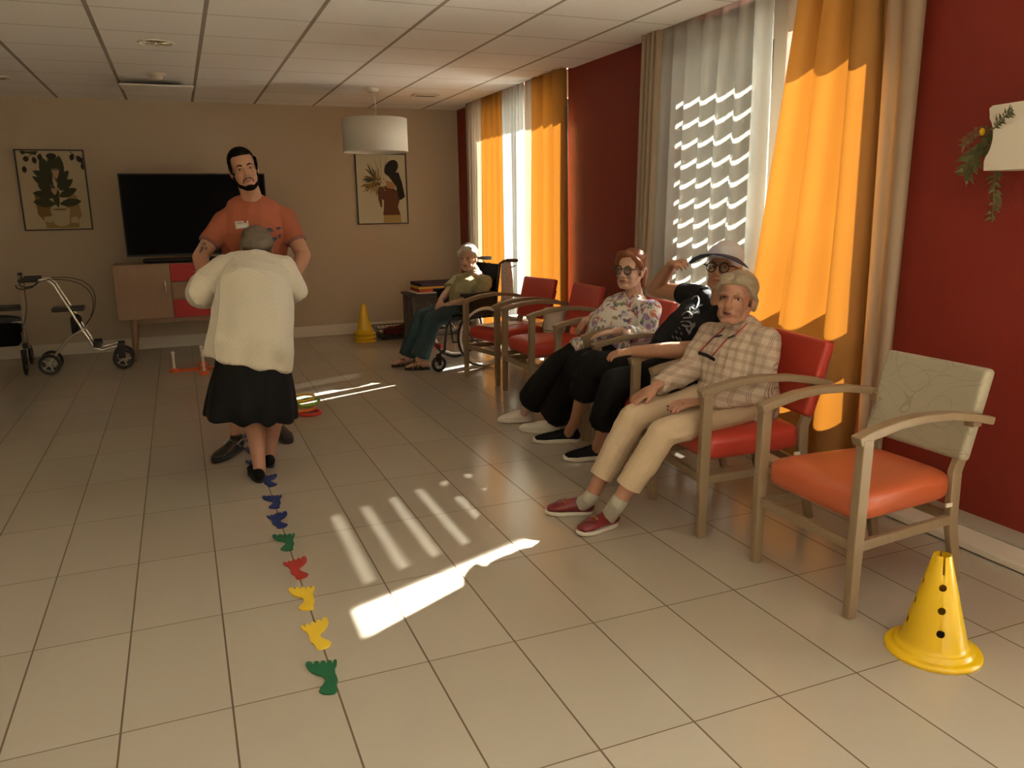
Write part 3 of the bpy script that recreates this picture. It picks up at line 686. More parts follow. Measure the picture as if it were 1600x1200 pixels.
c = P(328, 550, Z=0); b = MB(); b.torus((0, 0, .006), .085, .006); o = b.build('throwing_ring', m_white, smooth=True); o.location = (c.x, c.y, 0); tag(o, 'thin white ring lying on the floor by the sideboard', 'ring')

# ------------------------------------------------------------------ low table with foam mats
TX, TYY = P(641, 459, Y=5.95).x, 5.95
t = empty('side_table', (TX+.38, TYY+.2, 0)); tag(t, 'dark low table at the back wall carrying coloured foam mats', 'table')
b = MB(); b.box((-.38, -.2, .52), (.38, .2, .545)); b.build('table_top', m_blk, t, bevel=.003)
m_dark = mat('dark_board', (.05, .036, .025), .6)
b = MB(); b.box((-.33, .14, .10), (.33, .16, .52)); b.build('back_panel', m_dark, t)
for sx in (-1, 1):
    for sy in (-1, 1):
        b = MB(); b.box((sx*.34-.02, sy*.17-.02, 0), (sx*.34+.02, sy*.17+.02, .52)); b.build('leg', m_dark, t)
z = .546
for nm, col, hh, wx, dy, rz, lb in (('paper_stack', (.62, .54, .46), .012, .62, .36, 0, 'white paper stack under the foam mats'), ('foam_mat', (.36, .05, .02), .03, .56, .34, .03, 'brown-red foam mat, lowest in the stack on the low table'),
        ('foam_mat', (.60, .33, .03), .028, .55, .33, -.02, 'yellow foam mat in the middle of the stack on the low table'), ('foam_mat', (.03, .012, .04), .035, .54, .36, .05, 'dark purple foam mat on top of the stack on the low table')):
    b = MB(); b.box((-wx/2, -dy/2, 0), (wx/2, dy/2, hh)); o = b.build(nm, mat(nm+'_'+lb.split()[0], col, .8), bevel=.004); o.location = (TX+.38, TYY+.19, z); o.rotation_euler = (0, 0, rz); z += hh+.0015
    tag(o, lb, 'paper' if nm == 'paper_stack' else 'mat', None if nm == 'paper_stack' else 'foam mats on the low table')
# wire basket with red cloths
t = empty('wire_basket', (1.98, 6.60, 0)); tag(t, 'low black wire basket on the floor beside the yellow cones', 'basket')
b = MB()
for zz in (.03, .13): 
    s_ = .30 if zz < .1 else .34; q = .14 if zz < .1 else .17
    b.limb([(-s_, -q, zz), (s_, -q, zz), (s_, q, zz), (-s_, q, zz), (-s_, -q, zz)], [.006]*5, n=6, cap=False)
for i in range(15):
    f = -1+i/7; b.limb([(f*.30, -.14, .03), (f*.34, -.17, .13)], [.0028]*2, n=5); b.limb([(f*.30, .14, .03), (f*.34, .17, .13)], [.0028]*2, n=5)
for i in range(7):
    f = -1+i/3
    for s_ in (-1, 1): b.limb([(s_*.30, f*.14, .03), (s_*.34, f*.17, .13)], [.0028]*2, n=5)
b.build('rim', m_blk, t, smooth=True)
b = MB(); b.box((-.30, -.14, .0), (.30, .14, .03)); b.build('base', m_blk, t, bevel=.01)
rr = random.Random(5)
for k, (x, y, col, lb) in enumerate(((-.12, 0, (.16, .012, .012), 'dark red cloth bundled in the wire basket'), (.1, .02, (.05, .01, .03), 'dark purple cloth bundle in the wire basket'), (.02, -.07, (.10, .01, .012), 'small maroon cloth in the front of the wire basket'))):
    b = MB(); b.ell((0, 0, .045), (.13, .08, .045)); b.ell((.04, .02, .07), (.06, .05, .03))
    o = blob('cloth_bundle', b, mat('cloth_%d' % k, col, .9), None, .008, 4, folds(.012, (9, 9, 9), k)); o.location = (1.98+x, 6.60+y, .033+.02*k); tag(o, lb, 'cloth')

# ------------------------------------------------------------------ heaters, bag, planter
t = empty('air_purifier', (2.50, 3.66, 0)); tag(t, 'white upright air purifier with dark grille between the red armchairs and the red wall', 'air purifier')
b = MB(); b.lathe([(.001, 0), (.095, 0), (.10, .01), (.10, .56), (.095, .57), (.10, .58), (.10, .605), (.09, .615), (.001, .615)], n=32); b.build('body', m_white, t, smooth=False)
for p in t.children[-1].data.polygons: p.use_smooth = True
b = MB()
for k in range(11): b.torus((0, 0, .22+k*.022), .0995, .003, n=32, k=6)
b.build('grille', m_blk, t, smooth=True)
t = empty('convector_heater', (2.66, 4.66, 0)); tag(t, 'low white convector heater with top grille under the far window', 'heater')
b = MB(); b.box((-.07, -.3, .06), (.05, .3, .40)); b.build('casing', m_white, t, bevel=.006)
b = MB()
for k in range(20): b.box((-.075, -.27+k*.028, .31), (-.068, -.262+k*.028, .385))
b.build('grille', m_greyrail, t)
for q in (-.26, .23):
    b = MB(); b.box((-.05, q, 0), (.03, q+.03, .06)); b.build('support', m_white, t)
m_tan = mat('tan_canvas', (.42, .31, .2), .9)
b = MB(); b.ell((0, 0, .05), (.13, .10, .05)); b.limb([(-.08, -.04, .05), (0, .03, .1), (.08, .05, .06)], [.05, .05, .04])
o = blob('canvas_bag', b, m_tan, None, .008, 4, folds(.014, (8, 8, 8), 2)); o.location = (2.62, 3.98, .02); tag(o, 'crumpled tan canvas bag on the floor behind the empty red chairs', 'bag')
b = MB(); b.limb([(0, 0, .0), (0, 0, .12), (.01, 0, .22)], [(.12, .06), (.13, .07), (.10, .05)], side=(0, 1, 0)); b.limb([(0, -.05, .2), (0, -.04, .3), (0, .04, .3), (0, .05, .2)], [.01]*4)
o = blob('canvas_bag', b, m_tan, None, .008, 4, folds(.014, (8, 8, 6), 3)); o.location = (2.03, 1.83, .07); tag(o, 'soft tan bag standing on the floor between two occupied chairs', 'bag')

t = empty('wall_planter', (2.76, -.035, 1.54)); tag(t, 'white wall planter with ferns at the right edge', 'planter')
yl = .085; prof = [(yl, 0), (yl+.003, .035)]
for k in range(9):
    a = -.95+k*1.9/8; prof.append((yl+.028-.052*math.cos(a), .125+.088*math.sin(a)))
prof += [(yl+.0, .215), (yl+.004, .235), (yl-.01, .245), (-.16, .25), (-.16, 0)]
b = MB(); b.prism(prof, lambda y, z, h: V((-.10+h, y, z)), .18); me = b.mesh('pot'); bm = bmesh.new(); bm.from_mesh(me); bmesh.ops.triangulate(bm, faces=[f for f in bm.faces if len(f.verts) > 4], ngon_method='EAR_CLIP'); bm.to_mesh(me); bm.free()
link('pot', me, m_white, t)
b = MB(); b.box((.08, -.10, .05), (.099, .02, .15)); b.build('bracket', m_white, t)
b = MB(); b.limb([(.0, -.02, .25), (.03, -.03, .4), (.08, -.03, 1.0)], [.0015]*3, n=5); b.build('hanging_wire', m_white, t)
m_fern = mat('fern_leaf', (.10, .10, .03), .7, vary=.4, vscale=30); m_dry = mat('dry_fern', (.19, .11, .045), .8)
def frond(pts, leaf, name, mt, seed):
    r_ = random.Random(seed); b = MB(); pts = [V(p) for p in pts]; b.limb(pts, [.0025]*len(pts), n=5)
    for i in range(len(pts)-1):
        for k in range(7):
            p = pts[i].lerp(pts[i+1], k/7); d = (pts[i+1]-pts[i]).normalized()
            for s_ in (-1, 1):
                side = (d.cross(V((1, 0, 0)))*s_ + V((r_.uniform(-.7, .7), r_.uniform(-.3, .3), r_.uniform(-.5, .2)))).normalized()
                L = leaf*r_.uniform(.6, 1.2); wv = d*leaf*.22; e = p+side*L+d*L*.4
                b.add([p-wv*.3, p+side*L*.5-wv+V((.002, 0, .002)), e, p+side*L*.5+wv+V((-.002, 0, .002))], [(0, 1, 2, 3)])
    b.build(name, mt, t)
frond([(-.02, .05, .13), (-.03, .10, .12), (-.04, .15, .085), (-.04, .19, .05), (-.04, .21, .0), (-.04, .215, -.01)], .046, 'fern_frond', m_fern, 1)
frond([(-.06, .03, .14), (-.11, .05, .17), (-.12, .0, .2), (-.125, -.03, .215)], .026, 'fern_frond', m_fern, 2)
frond([(-.02, .07, .13), (-.04, .13, .15), (-.05, .17, .16), (-.05, .21, .13), (-.05, .235, .10)], .026, 'fern_frond', m_dry, 3)
frond([(-.02, .06, .08), (-.03, .09, .0), (-.03, .085, -.06), (-.03, .08, -.12), (-.03, .078, -.2)], .030, 'fern_frond', m_fern, 4)
frond([(-.03, .06, .1), (-.05, .12, .1), (-.05, .17, .07), (-.05, .2, .03)], .040, 'fern_frond', m_fern, 6)
b = MB(); b.ell((-.05, .148, .155), (.01, .010, .015)); b.build('flower', m_yel, t, smooth=True)

# ------------------------------------------------------------------ rollators
def tube(pts, r, name, mt, parent, n=10):
    b = MB(); b.limb(pts, [r]*len(pts), n=n); return b.build(name, mt, parent, smooth=True)
def wheel(parent, c, R, w, yaw=0, mt=None):
    M = Matrix.Translation(c) @ Matrix.Rotation(yaw, 4, 'Z') @ Matrix.Rotation(PI/2, 4, 'X')
    b = MB(); b.lathe([(R-.028, -w*.4), (R-.012, -w/2), (R-.003, -w*.4), (R, -w*.15), (R, w*.15), (R-.003, w*.4), (R-.012, w/2), (R-.028, w*.4)], n=28, M=M, closed=True); o = b.build('wheel', m_blk, parent, smooth=False)
    b = MB(); b.lathe([(.001, -w*.3), (.018, -w*.3), (.018, w*.3), (.001, w*.3)], n=14, M=M)
    for k in range(5):
        b.box((.01, -.006, -w*.2), (R-.01, .006, w*.2), M @ Matrix.Rotation(k*2*PI/5, 4, 'Z'))
    b.build('hub', m_greyrail if mt is None else mt, o)
    return o
def rollator(loc, rz, gap, label, dark=False):
    "side view along local X: rear wheels at -x, front wheels at +x, handles above the rear"
    t = empty('rollator', loc, rz); tag(t, label, 'rollator', 'rollators parked at the left of the back wall')
    for s in (-1, 1):
        y = s*gap/2
        tube([(-.03-.24, y, .86), (-.20, y, .86), (-.155, y, .82), (-.06, y, .60), (.04, y, .36), (.11, y, .215), (.17, y, .19), (.30, y, .22), (.33, y, .22)], .012, 'frame_tube', m_chrome if not dark else m_alu, t)
        tube([(.05, y, .40), (-.08, y, .33), (-.22, y, .17), (-.27, y, .10)], .012, 'rear_strut', m_alu, t)
        b = MB(); b.limb([(-.28, y, .862), (-.41, y, .86)], [.018, .017], n=10); b.box((-.40, y-.014, .87), (-.26, y+.014, .888)); b.build('handgrip', m_blk, t, smooth=False)
        tube([(-.28, y, .84), (-.32, y, .80), (-.40, y, .785), (-.44, y, .80), (-.445, y, .82)], .0055, 'brake_lever', m_blk, t)
        tube([(-.26, y, .85), (-.18, y+s*.02, .862), (-.1, y+s*.03, .862), (-.02, y+s*.05, .85), (.06, y+s*.06, .82), (.115, y+s*.06, .77), (.145, y+s*.06, .71), (.15, y+s*.06, .64), (.135, y+s*.05, .56), (.105, y+s*.03, .49), (.05, y, .42)], .0035, 'brake_cable', m_blk, t, 6)
        wheel(t, (-.27, y, .095), .095, .03); wheel(t, (.34, y, .095), .095, .03)
        b = MB(); b.box((.30, y-.022, .10), (.36, y+.022, .235)); b.build('fork', m_blk, t, bevel=.006)
        b = MB(); b.box((.10, y-.02, .22), (.17, y+.02, .27)); b.build('hinge', m_blk, t, bevel=.006)
    b = MB(); b.box((-.20, -gap/2, .565), (.06, gap/2, .60)); b.build('seat', m_blk, t, bevel=.008)
    tube([(.0, -gap/2, .45), (.0, gap/2, .45)], .01, 'crossbar', m_alu, t); tube([(-.17, -gap/2, .22), (-.17, gap/2, .22)], .01, 'crossbar', m_alu, t)
    b = MB(); b.limb([(-.04, 0, .36), (-.02, 0, .48)], [(gap/2, .03), (gap/2, .05)], side=(0, 1, 0)); b.build('folding_link', m_blk, t, smooth=True)
    return t
a = P(85, 583, Z=0)
r1 = rollator((a.x+.25, a.y+.05, 0), .03, .22, 'folded chrome rollator seen from the side, left of the sideboard')
r2 = rollator((-2.02, 6.35, 0), math.radians(-86), .56, 'open dark rollator with a black basket, cut by the left edge', True)
b = MB(); b.box((-.02, -.25, .26), (.24, .25, .45)); b.build('basket', m_blkc, r2, bevel=.02)
b = MB(); b.ell((0, 0, .02), (.10, .19, .022)); b.ell((.02, .08, .03), (.07, .09, .02))
o = blob('folded_cloth', b, mat('cream_cloth', (.5, .42, .33), .9), None, .007, 3, folds(.008, (9, 9, 9), 8)); o.location = (-2.04, 6.42, .608); tag(o, 'folded cream cloth lying on the seat of the open rollator', 'cloth')
# ------------------------------------------------------------------ people
def person(loc, label, group=None):
    t = empty('person', loc); tag(t, label, 'person', group); return t
def pb(name, mb, mt, root, voxel=.006, smooth=6, disp=None):
    o = blob(name, mb, mt, root, voxel, smooth, disp); o.location = -root.location; return o
def pm(name, mb, mt, root, smooth=True, parent=None, bevel=0):
    o = mb.build(name, mt, parent or root, smooth=smooth, bevel=bevel)
    if parent is None: o.location = -root.location
    return o
def lerp(a, b, t): return a+(b-a)*t
def frame(c, f, u, s=1.0):
    f = f.normalized(); r = f.cross(u).normalized(); u2 = r.cross(f).normalized()
    M = Matrix((r, f, u2)).transposed().to_4x4()*1.0
    for i in range(3):
        for j in range(3): M[i][j] *= s
    M.translation = c; return M       # local: x to the person's right, y forward, z up
def head_shapes(b, M, fem=False, old=False, open_mouth=False):
    R = M.to_3x3(); g = lambda *p: M @ V(p); sc = R.col[0].length
    e = lambda c, r: b.ell(g(*c), r, R, 20, 14)
    e((0, -.012, .038), (.072, .092, .080)); e((0, .022, -.030), (.058, .064, .082)); e((0, .042, .035), (.056, .046, .045))
    e((0, .060, -.093), (.026, .024, .020))
    for s in (-1, 1):
        b.limb([g(s*.054, .004, -.045), g(s*.046, .035, -.078), g(s*.018, .066, -.096)], [.018*sc, .018*sc, .016*sc])
        e((s*.035, .064, -.030), (.023, .020, .022)); e((s*.036, .058, -.062), (.018, .018, .02))
        e((s*.0745, -.006, -.012), (.008, .017, .030)); e((s*.078, -.014, .004), (.007, .014, .018))
        e((s*.011, .094, -.036), (.009, .010, .008))
        b.limb([g(s*.012, .081, .017), g(s*.032, .079, .021), g(s*.05, .064, .014)], [.009*sc, .010*sc, .008*sc])
    b.limb([g(0, .080, .014), g(0, .092, -.008), g(0, .106, -.031)], [.0085*sc, .0095*sc, .0115*sc])
    e((0, .078, -.062), (.026, .016, .020))
def face_details(root, body, M, iris, lip, brow, skin_d, open_mouth=False, brow_w=.0035, old=True):
    R = M.to_3x3(); sc = R.col[0].length; bv = BVHTree.FromPolygons([v.co.copy() for v in body.data.vertices], [p.vertices[:] for p in body.data.polygons])
    fd = R.col[1].normalized()
    def surf(x, z, off=.001):
        o = M @ V((x, .25, z)); h = bv.ray_cast(o, -fd)[0]
        return (h if h is not None else M @ V((x, .09, z))) + fd*off
    for s in (-1, 1):
        c = surf(s*.031, .002, -.0065*sc)
        b = MB(); b.ell(c, (.0125*sc, .0098*sc, .0066*sc), R.normalized()); ey = pm('eye', b, M_EYE, root)
        b = MB(); b.ell(c+fd*.0078*sc, (.0056*sc, .0028*sc, .0052*sc), R.normalized()); ir = pm('iris', b, iris, root, parent=ey); 
        b = MB(); b.limb([surf(s*.016, .000, .0005), surf(s*.023, .0065, .002), surf(s*.033, .0078, .002), surf(s*.046, .000, .0005)], [.0014, .0026, .0026, .0014], n=6); pm('eyelid', b, skin_d, root)
        b = MB(); b.limb([surf(s*.017, .022, .001), surf(s*.03, .027, .0015), surf(s*.047, .020, .001)], [brow_w, brow_w, brow_w*.5], n=8); pm('eyebrow', b, brow, root)
    def lens(w_, zt, zb, z0, mt_, nm, off):
        bb = MB(); rows = []
        for i in range(13):
            x = w_*(-1+2*i/12); e = max(0, 1-(x/w_)**2)**.6; rows.append([surf(x, z0+zb*e+(zt-zb)*e*j/4, off*(.3+.7*e)) for j in range(5)])
        vs_ = [p for r_ in rows for p in r_]; fs_ = [(i*5+j, i*5+j+1, i*5+j+6, i*5+j+5) for i in range(12) for j in range(4)]
        n_ = len(vs_); vs_ += [p-fd*.003 for p in vs_]; fs_ += [tuple(q_+n_ for q_ in f_[::-1]) for f_ in fs_]
        bb.add(vs_, fs_); pm(nm, bb, mt_, root)
    b = MB()
    if open_mouth:
        lens(.025, .009, -.013, -.063, lip, 'lips', .0022); lens(.020, .0035, -.0075, -.062, M_DARKM, 'open_mouth', .0040); return surf
    lens(.023, .0055, -.0075, -.063, lip, 'lips', .0022); lens(.023, .0006, -.0012, -.0632, M_DARKM, 'mouth_line', .0040); return surf
def hand(b, w, d, nrm, side, curl=.35, s=1.0, spread=1.0):
    "w wrist, d direction of the fingers, nrm back of the hand, side +1/-1: thumb side along d x nrm"
    d = d.normalized(); nrm = (nrm-d*nrm.dot(d)).normalized(); x = d.cross(nrm)*side
    g = lambda a, c, e: w+(x*a+d*c+nrm*e)*s
    b.limb([g(0, -.03, 0), g(0, .0, 0), g(.002, .03, 0)], [(.028*s, .021*s), (.027*s, .018*s), (.034*s, .016*s)], side=x, n=14)
    b.limb([g(.0, .02, 0), g(0, .055, .002), g(0, .088, .0)], [(.033*s, .015*s), (.040*s, .014*s), (.038*s, .011*s)], side=x, n=16)
    for k, (fx, L) in enumerate(((.030, .070), (.0105, .080), (-.0095, .074), (-.029, .058))):
        sx = fx*.33*spread; p = g(fx, .086, 0); dd = (d+x*(sx*6)).normalized(); pts = [g(fx*.8, .06, 0), p]; a = 0; rad = [.0105*s, .0098*s]
        for q, (fr, r) in enumerate(((.45, .0088), (.30, .0080), (.25, .0066))):
            a += curl*(1.0+.15*k) if q else curl*.6
            p = p + (dd*math.cos(a)-nrm*math.sin(a))*L*fr*s; pts.append(p); rad.append(r*s)
        b.limb(pts, rad, n=10)
    b.limb([g(.018, .012, -.004), g(.038, .040, -.010), g(.050, .066, -.014), g(.052, .088, -.018)], [.014*s, .0125*s, .0098*s, .0078*s], n=10)
def shoe(root, heel, toe, up_m, sole_m, h=.062, wd=.040, ankle=None, laces=None, sole_h=.022, low=False, name='shoe'):
    heel, toe = V(heel), V(toe); heel.z = toe.z = 0; d = (toe-heel); L = d.length; d.normalize(); s = V((-d.y, d.x, 0)); Z = V((0, 0, 1))
    if abs(L-.27) > .07: L = .265; toe = heel+d*L
    g = lambda a, c, z: heel+d*(a*L)+s*c+Z*z
    b = MB(); b.limb([g(.08, 0, .042), g(.25, 0, .044), g(.50, 0, .042), (g(.72, 0, .036)), g(.90, 0, .030)], [(wd*.80, .032), (wd*.82, .034), (wd*.9, .030), (wd*1.05, .024), (wd*.8, .016)], side=s)
    if not low: b.limb([g(.13, 0, .045), g(.15, 0, h+.02)], [(.036, .036), (.038, .040)], side=s, cap='flat'); b.limb([g(.2, 0, .06), g(.5, 0, .055)], [.030, .022])
    o = pb(name, b, up_m, root, .0045, 5)
    out = []
    for k in range(24):
        a = 2*PI*k/24; x = .5+.5*math.cos(a)*1.03; wv = wd*(1.08 if x > .55 else .92)*(abs(math.sin(a))**.75)*math.copysign(1, math.sin(a)); out.append((x, wv))
    b = MB(); b.prism(out, lambda x, y, hh: g(x, y, .001+hh+(.006*max(0, x-.8)/.2)), sole_h)
    so_ = b.build('sole', sole_m, o, bevel=.005)
    if laces:
        b = MB()
        for k in range(5):
            a = .36+k*.085; zz = .080-k*.008; b.limb([g(a, -.018, zz-.004), g(a+.02, 0, zz+.004), g(a+.04, .018, zz-.004)], [.0022]*3, n=6)
            b.limb([g(a, .018, zz-.004), g(a+.02, 0, zz+.005), g(a+.04, -.018, zz-.004)], [.0022]*3, n=6)
        b.build('laces', laces, o)
    return o
def glasses(root, M, surf, col, r=.0235, side_m=None):
    R = M.to_3x3(); sc = R.col[0].length; Rn = R.normalized().to_4x4() if False else Matrix((R.col[0].normalized(), R.col[1].normalized(), R.col[2].normalized())).transposed().to_4x4()
    b = MB(); y = max(M.inverted() @ surf(0, .004) for _ in (0,)).y if False else (M.inverted() @ surf(0, -.002)).y - .002
    for s in (-1, 1):
        Mx = Rn @ Matrix.Rotation(PI/2, 4, 'X'); b.torus(M @ V((s*.0315, y, -.001)), r*sc, .0026*sc, Mx.to_3x3().to_4x4(), 28, 8)
        b.limb([M @ V((s*.054, y, .008)), M @ V((s*.074, y-.012, .010)), M @ V((s*.082, .0, .006)), M @ V((s*.080, -.015, -.004))], [.003*sc, .003*sc, .0024*sc, .002*sc], n=6)
    b.limb([M @ V((-.010, y, .006)), M @ V((0, y+.003, .009)), M @ V((.010, y, .006))], [.0024*sc]*3, n=6)
    o = pm('glasses', b, col, root)
    b = MB()
    for s in (-1, 1):
        Mx = (Rn @ Matrix.Rotation(PI/2, 4, 'X')).to_3x3().to_4x4(); b.lathe([(.001, -.0006), (r*sc, -.0006), (r*sc, .0006), (.001, .0006)], 24, M @ V((s*.0315, y, -.001)), Mx)
    b.build('lens', M_LENS, o)
    return o

M_EYE = mat('eye_white', (.55, .50, .45), .25); M_DARKM = mat('mouth_dark', (.06, .012, .01), .5); M_LENS = glass_mat('spectacle_lens', (.9, .9, .88))
I_BR = mat('brown_iris', (.03, .014, .008), .2); I_BL = mat('grey_iris', (.09, .10, .11), .2)
SK1 = mat('skin_tanned', (.42, .215, .13), .5, .4, sub=.08, vary=.12, vscale=14, bump=.08, bscale=220)
SK2 = mat('skin_rosy', (.40, .20, .13), .5, .4, sub=.08, vary=.14, vscale=16, bump=.12, bscale=130)
SK3 = mat('skin_pale', (.52, .32, .235), .5, .4, sub=.08, vary=.12, vscale=16, bump=.12, bscale=130)
SKD = mat('eyelid_shade', (.22, .09, .06), .6); LIP = mat('lips', (.36, .11, .09), .45); LIPM = mat('lips_man', (.34, .12, .09), .5)
H_BLK = mat('black_hair', (.006, .005, .0045), .9, .1, bump=.4, bscale=300) or hair_mat('black_hair', (.010, .008, .007), (.022, .016, .012)); H_GRY = hair_mat('ash_brown_hair', (.10, .08, .055), (.20, .165, .12))
H_WHT = hair_mat('white_hair', (.42, .40, .35), (.66, .63, .57)); H_RED = hair_mat('auburn_hair', (.17, .05, .018), (.28, .09, .035)); H_BLD = hair_mat('silver_blond_hair', (.20, .15, .09), (.46, .38, .27))
T_OR = mat('terracotta_jersey', (.36, .108, .058), .85, .2, bump=.2, bscale=300, vary=.06); T_BLK = mat('black_jersey', (.012, .012, .016), .85, .2, bump=.2, bscale=300)
T_TR = mat('black_trouser_cloth', (.006, .006, .007), .8, .2); T_BEI = mat('beige_trouser_cloth', (.53, .41, .28), .8, .2, bump=.2, bscale=260); T_OLI = mat('olive_printed_cotton', (.33, .31, .165), .85, .2, vary=.35, vscale=26)
T_TEAL = mat('dark_teal_denim', (.035, .065, .075), .85, .2, vary=.15); T_PLAID = plaid_mat(); T_FLO = floral_mat(); T_RIB = rib_mat()
RUB_W = mat('white_rubber', (.60, .55, .47), .5); RUB_B = mat('black_rubber', (.012, .012, .012), .6); L_WHT = mat('white_mesh_fabric', (.62, .57, .50), .7, bump=.3, bscale=200); L_RED = mat('burgundy_leather', (.16, .011, .014), .28, .6)
SOCK = mat('pale_grey_sock', (.40, .38, .31), .95, bump=.4, bscale=180); GOLD = mat('gold', (.75, .45, .12), .25, metal=1); L_BLK = mat('black_leather', (.012, .011, .010), .4)
to_cam = lambda p: (CAM-p).normalized()
UP = V((0, 0, 1))
def clothing_torso(b, pts, rad, side, sh=None, shr=.055):
    b.limb(pts, rad, side=side)
    if sh: b.limb([sh[0], lerp(sh[0], sh[1], .5)+UP*.012, sh[1]], [shr, shr*1.05, shr], n=14)

# ---- the standing man
t = person((.09, 2.80, 0), 'bearded young man in a terracotta T-shirt standing and facing the camera')
hc = P(380.5, 264, Y=2.70); up = V((-.20, 0, 1)); M = frame(hc, to_cam(hc)+V((.12, 0, -.02)), up, .995)
nk = P(396, 316, Y=2.80); sL, sR = P(351, 344, Y=2.82), P(444, 338, Y=2.80); eL, eR = P(313, 402, Y=2.74), P(474, 400, Y=2.70); wL, wR = P(326, 448, Y=2.52), P(458, 432, Y=2.50)
pel = V((.10, 2.93, .93)); hip = [V((0, 2.93, .90)), V((.20, 2.93, .90))]; kn = [V((-.08, 2.84, .50)), V((.20, 2.98, .50))]; an = [V((-.105, 2.76, .10)), V((.175, 2.99, .10))]
b = MB(); head_shapes(b, M)
b.limb([M @ V((0, -.02, -.05)), lerp(M @ V((0, -.02, -.05)), nk, .6), nk-UP*.04], [.056, .058, .07])
b.limb([pel, lerp(pel, nk, .5), nk-UP*.16+V((0, .03, 0)), nk-UP*.07+V((0, .03, 0))], [(.14, .09), (.13, .08), (.12, .06), (.08, .05)], side=(1, 0, 0))
for s_, e_, w_, sg in ((sL, eL, wL, 1), (sR, eR, wR, -1)):
    b.limb([s_, lerp(s_, e_, .5), e_], [.050, .050, .044]); b.limb([e_, lerp(e_, w_, .35), w_], [.045, .045, .030]); hand(b, w_, V((0, -.7, .25)), V((sg*-.8, 0, .2)), sg, .5)
for h_, k_, a_ in zip(hip, kn, an): b.limb([h_, lerp(h_, k_, .5), k_], [.085, .075, .058]); b.limb([k_, lerp(k_, a_, .35), lerp(k_, a_, .8), a_], [.055, .057, .038, .036]); b.limb([a_, a_-UP*.05], [.036, .036])
body = pb('body', b, SK1, t, .0042, 4)
surf = face_details(t, body, M, I_BR, LIPM, H_BLK, SKD, brow_w=.0042)
b = MB(); R = M.to_3x3(); g = lambda *p: M @ V(p)
b.ell(g(0, -.024, .046), (.078, .092, .080), R); b.ell(g(0, .026, .088), (.056, .044, .030), R)
for s in (-1, 1): b.limb([g(s*.073, .020, .05), g(s*.074, .022, .015), g(s*.071, .018, -.015)], [.010, .009, .006])
b.ell(g(0, -.070, -.02), (.055, .03, .05), R)
pb('hair', b, H_BLK, t, .004, 3)
b = MB()
for s in (-1, 1):
    b.limb([g(s*.067, .016, -.035), g(s*.062, .022, -.058), g(s*.048, .052, -.088), g(s*.016, .076, -.106)], [.006, .010, .012, .014])
    pts = [surf(s*x, z, .0) for x, z in ((.003, -.050), (.014, -.0515), (.026, -.060), (.029, -.074))]; b.limb(pts, [.003, .0042, .004, .0035], n=8)
b.ell(g(0, .074, -.103), (.030, .024, .018), R)
pb('beard', b, H_BLK, t, .0032, 2)
b = MB(); sd_ = (sR-sL).normalized(); ch = lerp(nk, pel, .30)
clothing_torso(b, [pel-UP*.02, lerp(pel, nk, .35)-V((0, .02, 0)), ch-V((0, .02, 0)), lerp(nk, pel, .10)], [(.185, .135), (.185, .135), (.21, .145), (.17, .11)], sd_, (sL, sR), .062)
b.limb([sL, lerp(sL, eL, .62)], [.063, .062], cap='flat'); b.limb([sR, lerp(sR, eR, .62)], [.063, .062], cap='flat')
b.limb([sL+UP*.012, lerp(sL, nk, .55)+UP*.014+V((0, .02, 0)), nk-UP*.012+V((0, .05, 0)), lerp(sR, nk, .55)+UP*.014+V((0, .02, 0)), sR+UP*.012], [.05, .052, .056, .052, .05])
shirt = pb('t_shirt', b, T_OR, t, .006, 8, folds(.008, (7, 7, 3), 1))
bv = BVHTree.FromPolygons([v.co.copy() for v in shirt.data.vertices], [p.vertices[:] for p in shirt.data.polygons])
def on(px, py, off=.002, bvh=None):
    d = ray(px, py).normalized(); h = (bvh or bv).ray_cast(CAM, d)[0]
    return (h if h is not None else P(px, py, Y=2.7)) - d*off
def patch(poly, mt, name, parent, off=.002, bvh=None, th=.002):
    pts = [on(x, y, off, bvh) for x, y in poly]; c = sum(pts, V())/len(pts); n = len(pts); d = (CAM-c).normalized()*th
    b = MB(); b.add(pts+[c]+[p-d for p in pts]+[c-d], [(k, (k+1) % n, n) for k in range(n)]+[(n+1+(k+1) % n, n+1+k, 2*n+1) for k in range(n)]+[(k, n+1+k, n+1+(k+1) % n, (k+1) % n) for k in range(n)])
    return b.build(name, mt, parent)
bd = patch([(367, 346), (388, 344.5), (389, 356), (368.5, 358)], RUB_W, 'name_badge', shirt, .006)
patch([(370.5, 352), (386, 351), (386.5, 354.5), (371, 355.5)], mat('badge_label', (.7, .68, .66), .6), 'badge_label', shirt, .0085)
patch([(381, 344), (385, 344), (385, 348), (381, 348)], f_r, 'badge_heart', shirt, .0088)
patch([(370, 347.5), (379, 347), (379, 349.5), (370, 350)], m_greyrail, 'badge_print', shirt, .0088)
m_pk = mat('floral_pocket_cotton', (.50, .13, .09), .85); pk = patch([(416, 354.5), (440, 353.5), (441, 378), (418, 380)], m_pk, 'pocket', shirt, .004)
m_lf = mat('pocket_leaf_print', (.05, .06, .08), .8); 
for poly in (leafp(417, 356, 12, 3, .5), leafp(431, 358, 9, 2.2, -.3), leafp(436, 372, 7, 2, -1.3), leafp(421, 375, 8, 2.2, -.5), leafp(427, 377, 9, 2.5, -.9), leafp(419, 364, 7, 2, .9)): patch(poly, m_lf, 'pocket_print', shirt, .0065)
for s_, e_ in ((sL, eL), (sR, eR)):
    a = lerp(s_, e_, .60); d = (e_-s_).normalized(); b = MB(); b.limb([a, a+d*.014], [.0645, .0635], cap='flat', n=24); pm('sleeve_hem', b, mat('print_hem', (.22, .09, .07), .85), t)
b = MB()   # tattoo
bvb = BVHTree.FromPolygons([v.co.copy() for v in body.data.vertices], [p.vertices[:] for p in body.data.polygons])
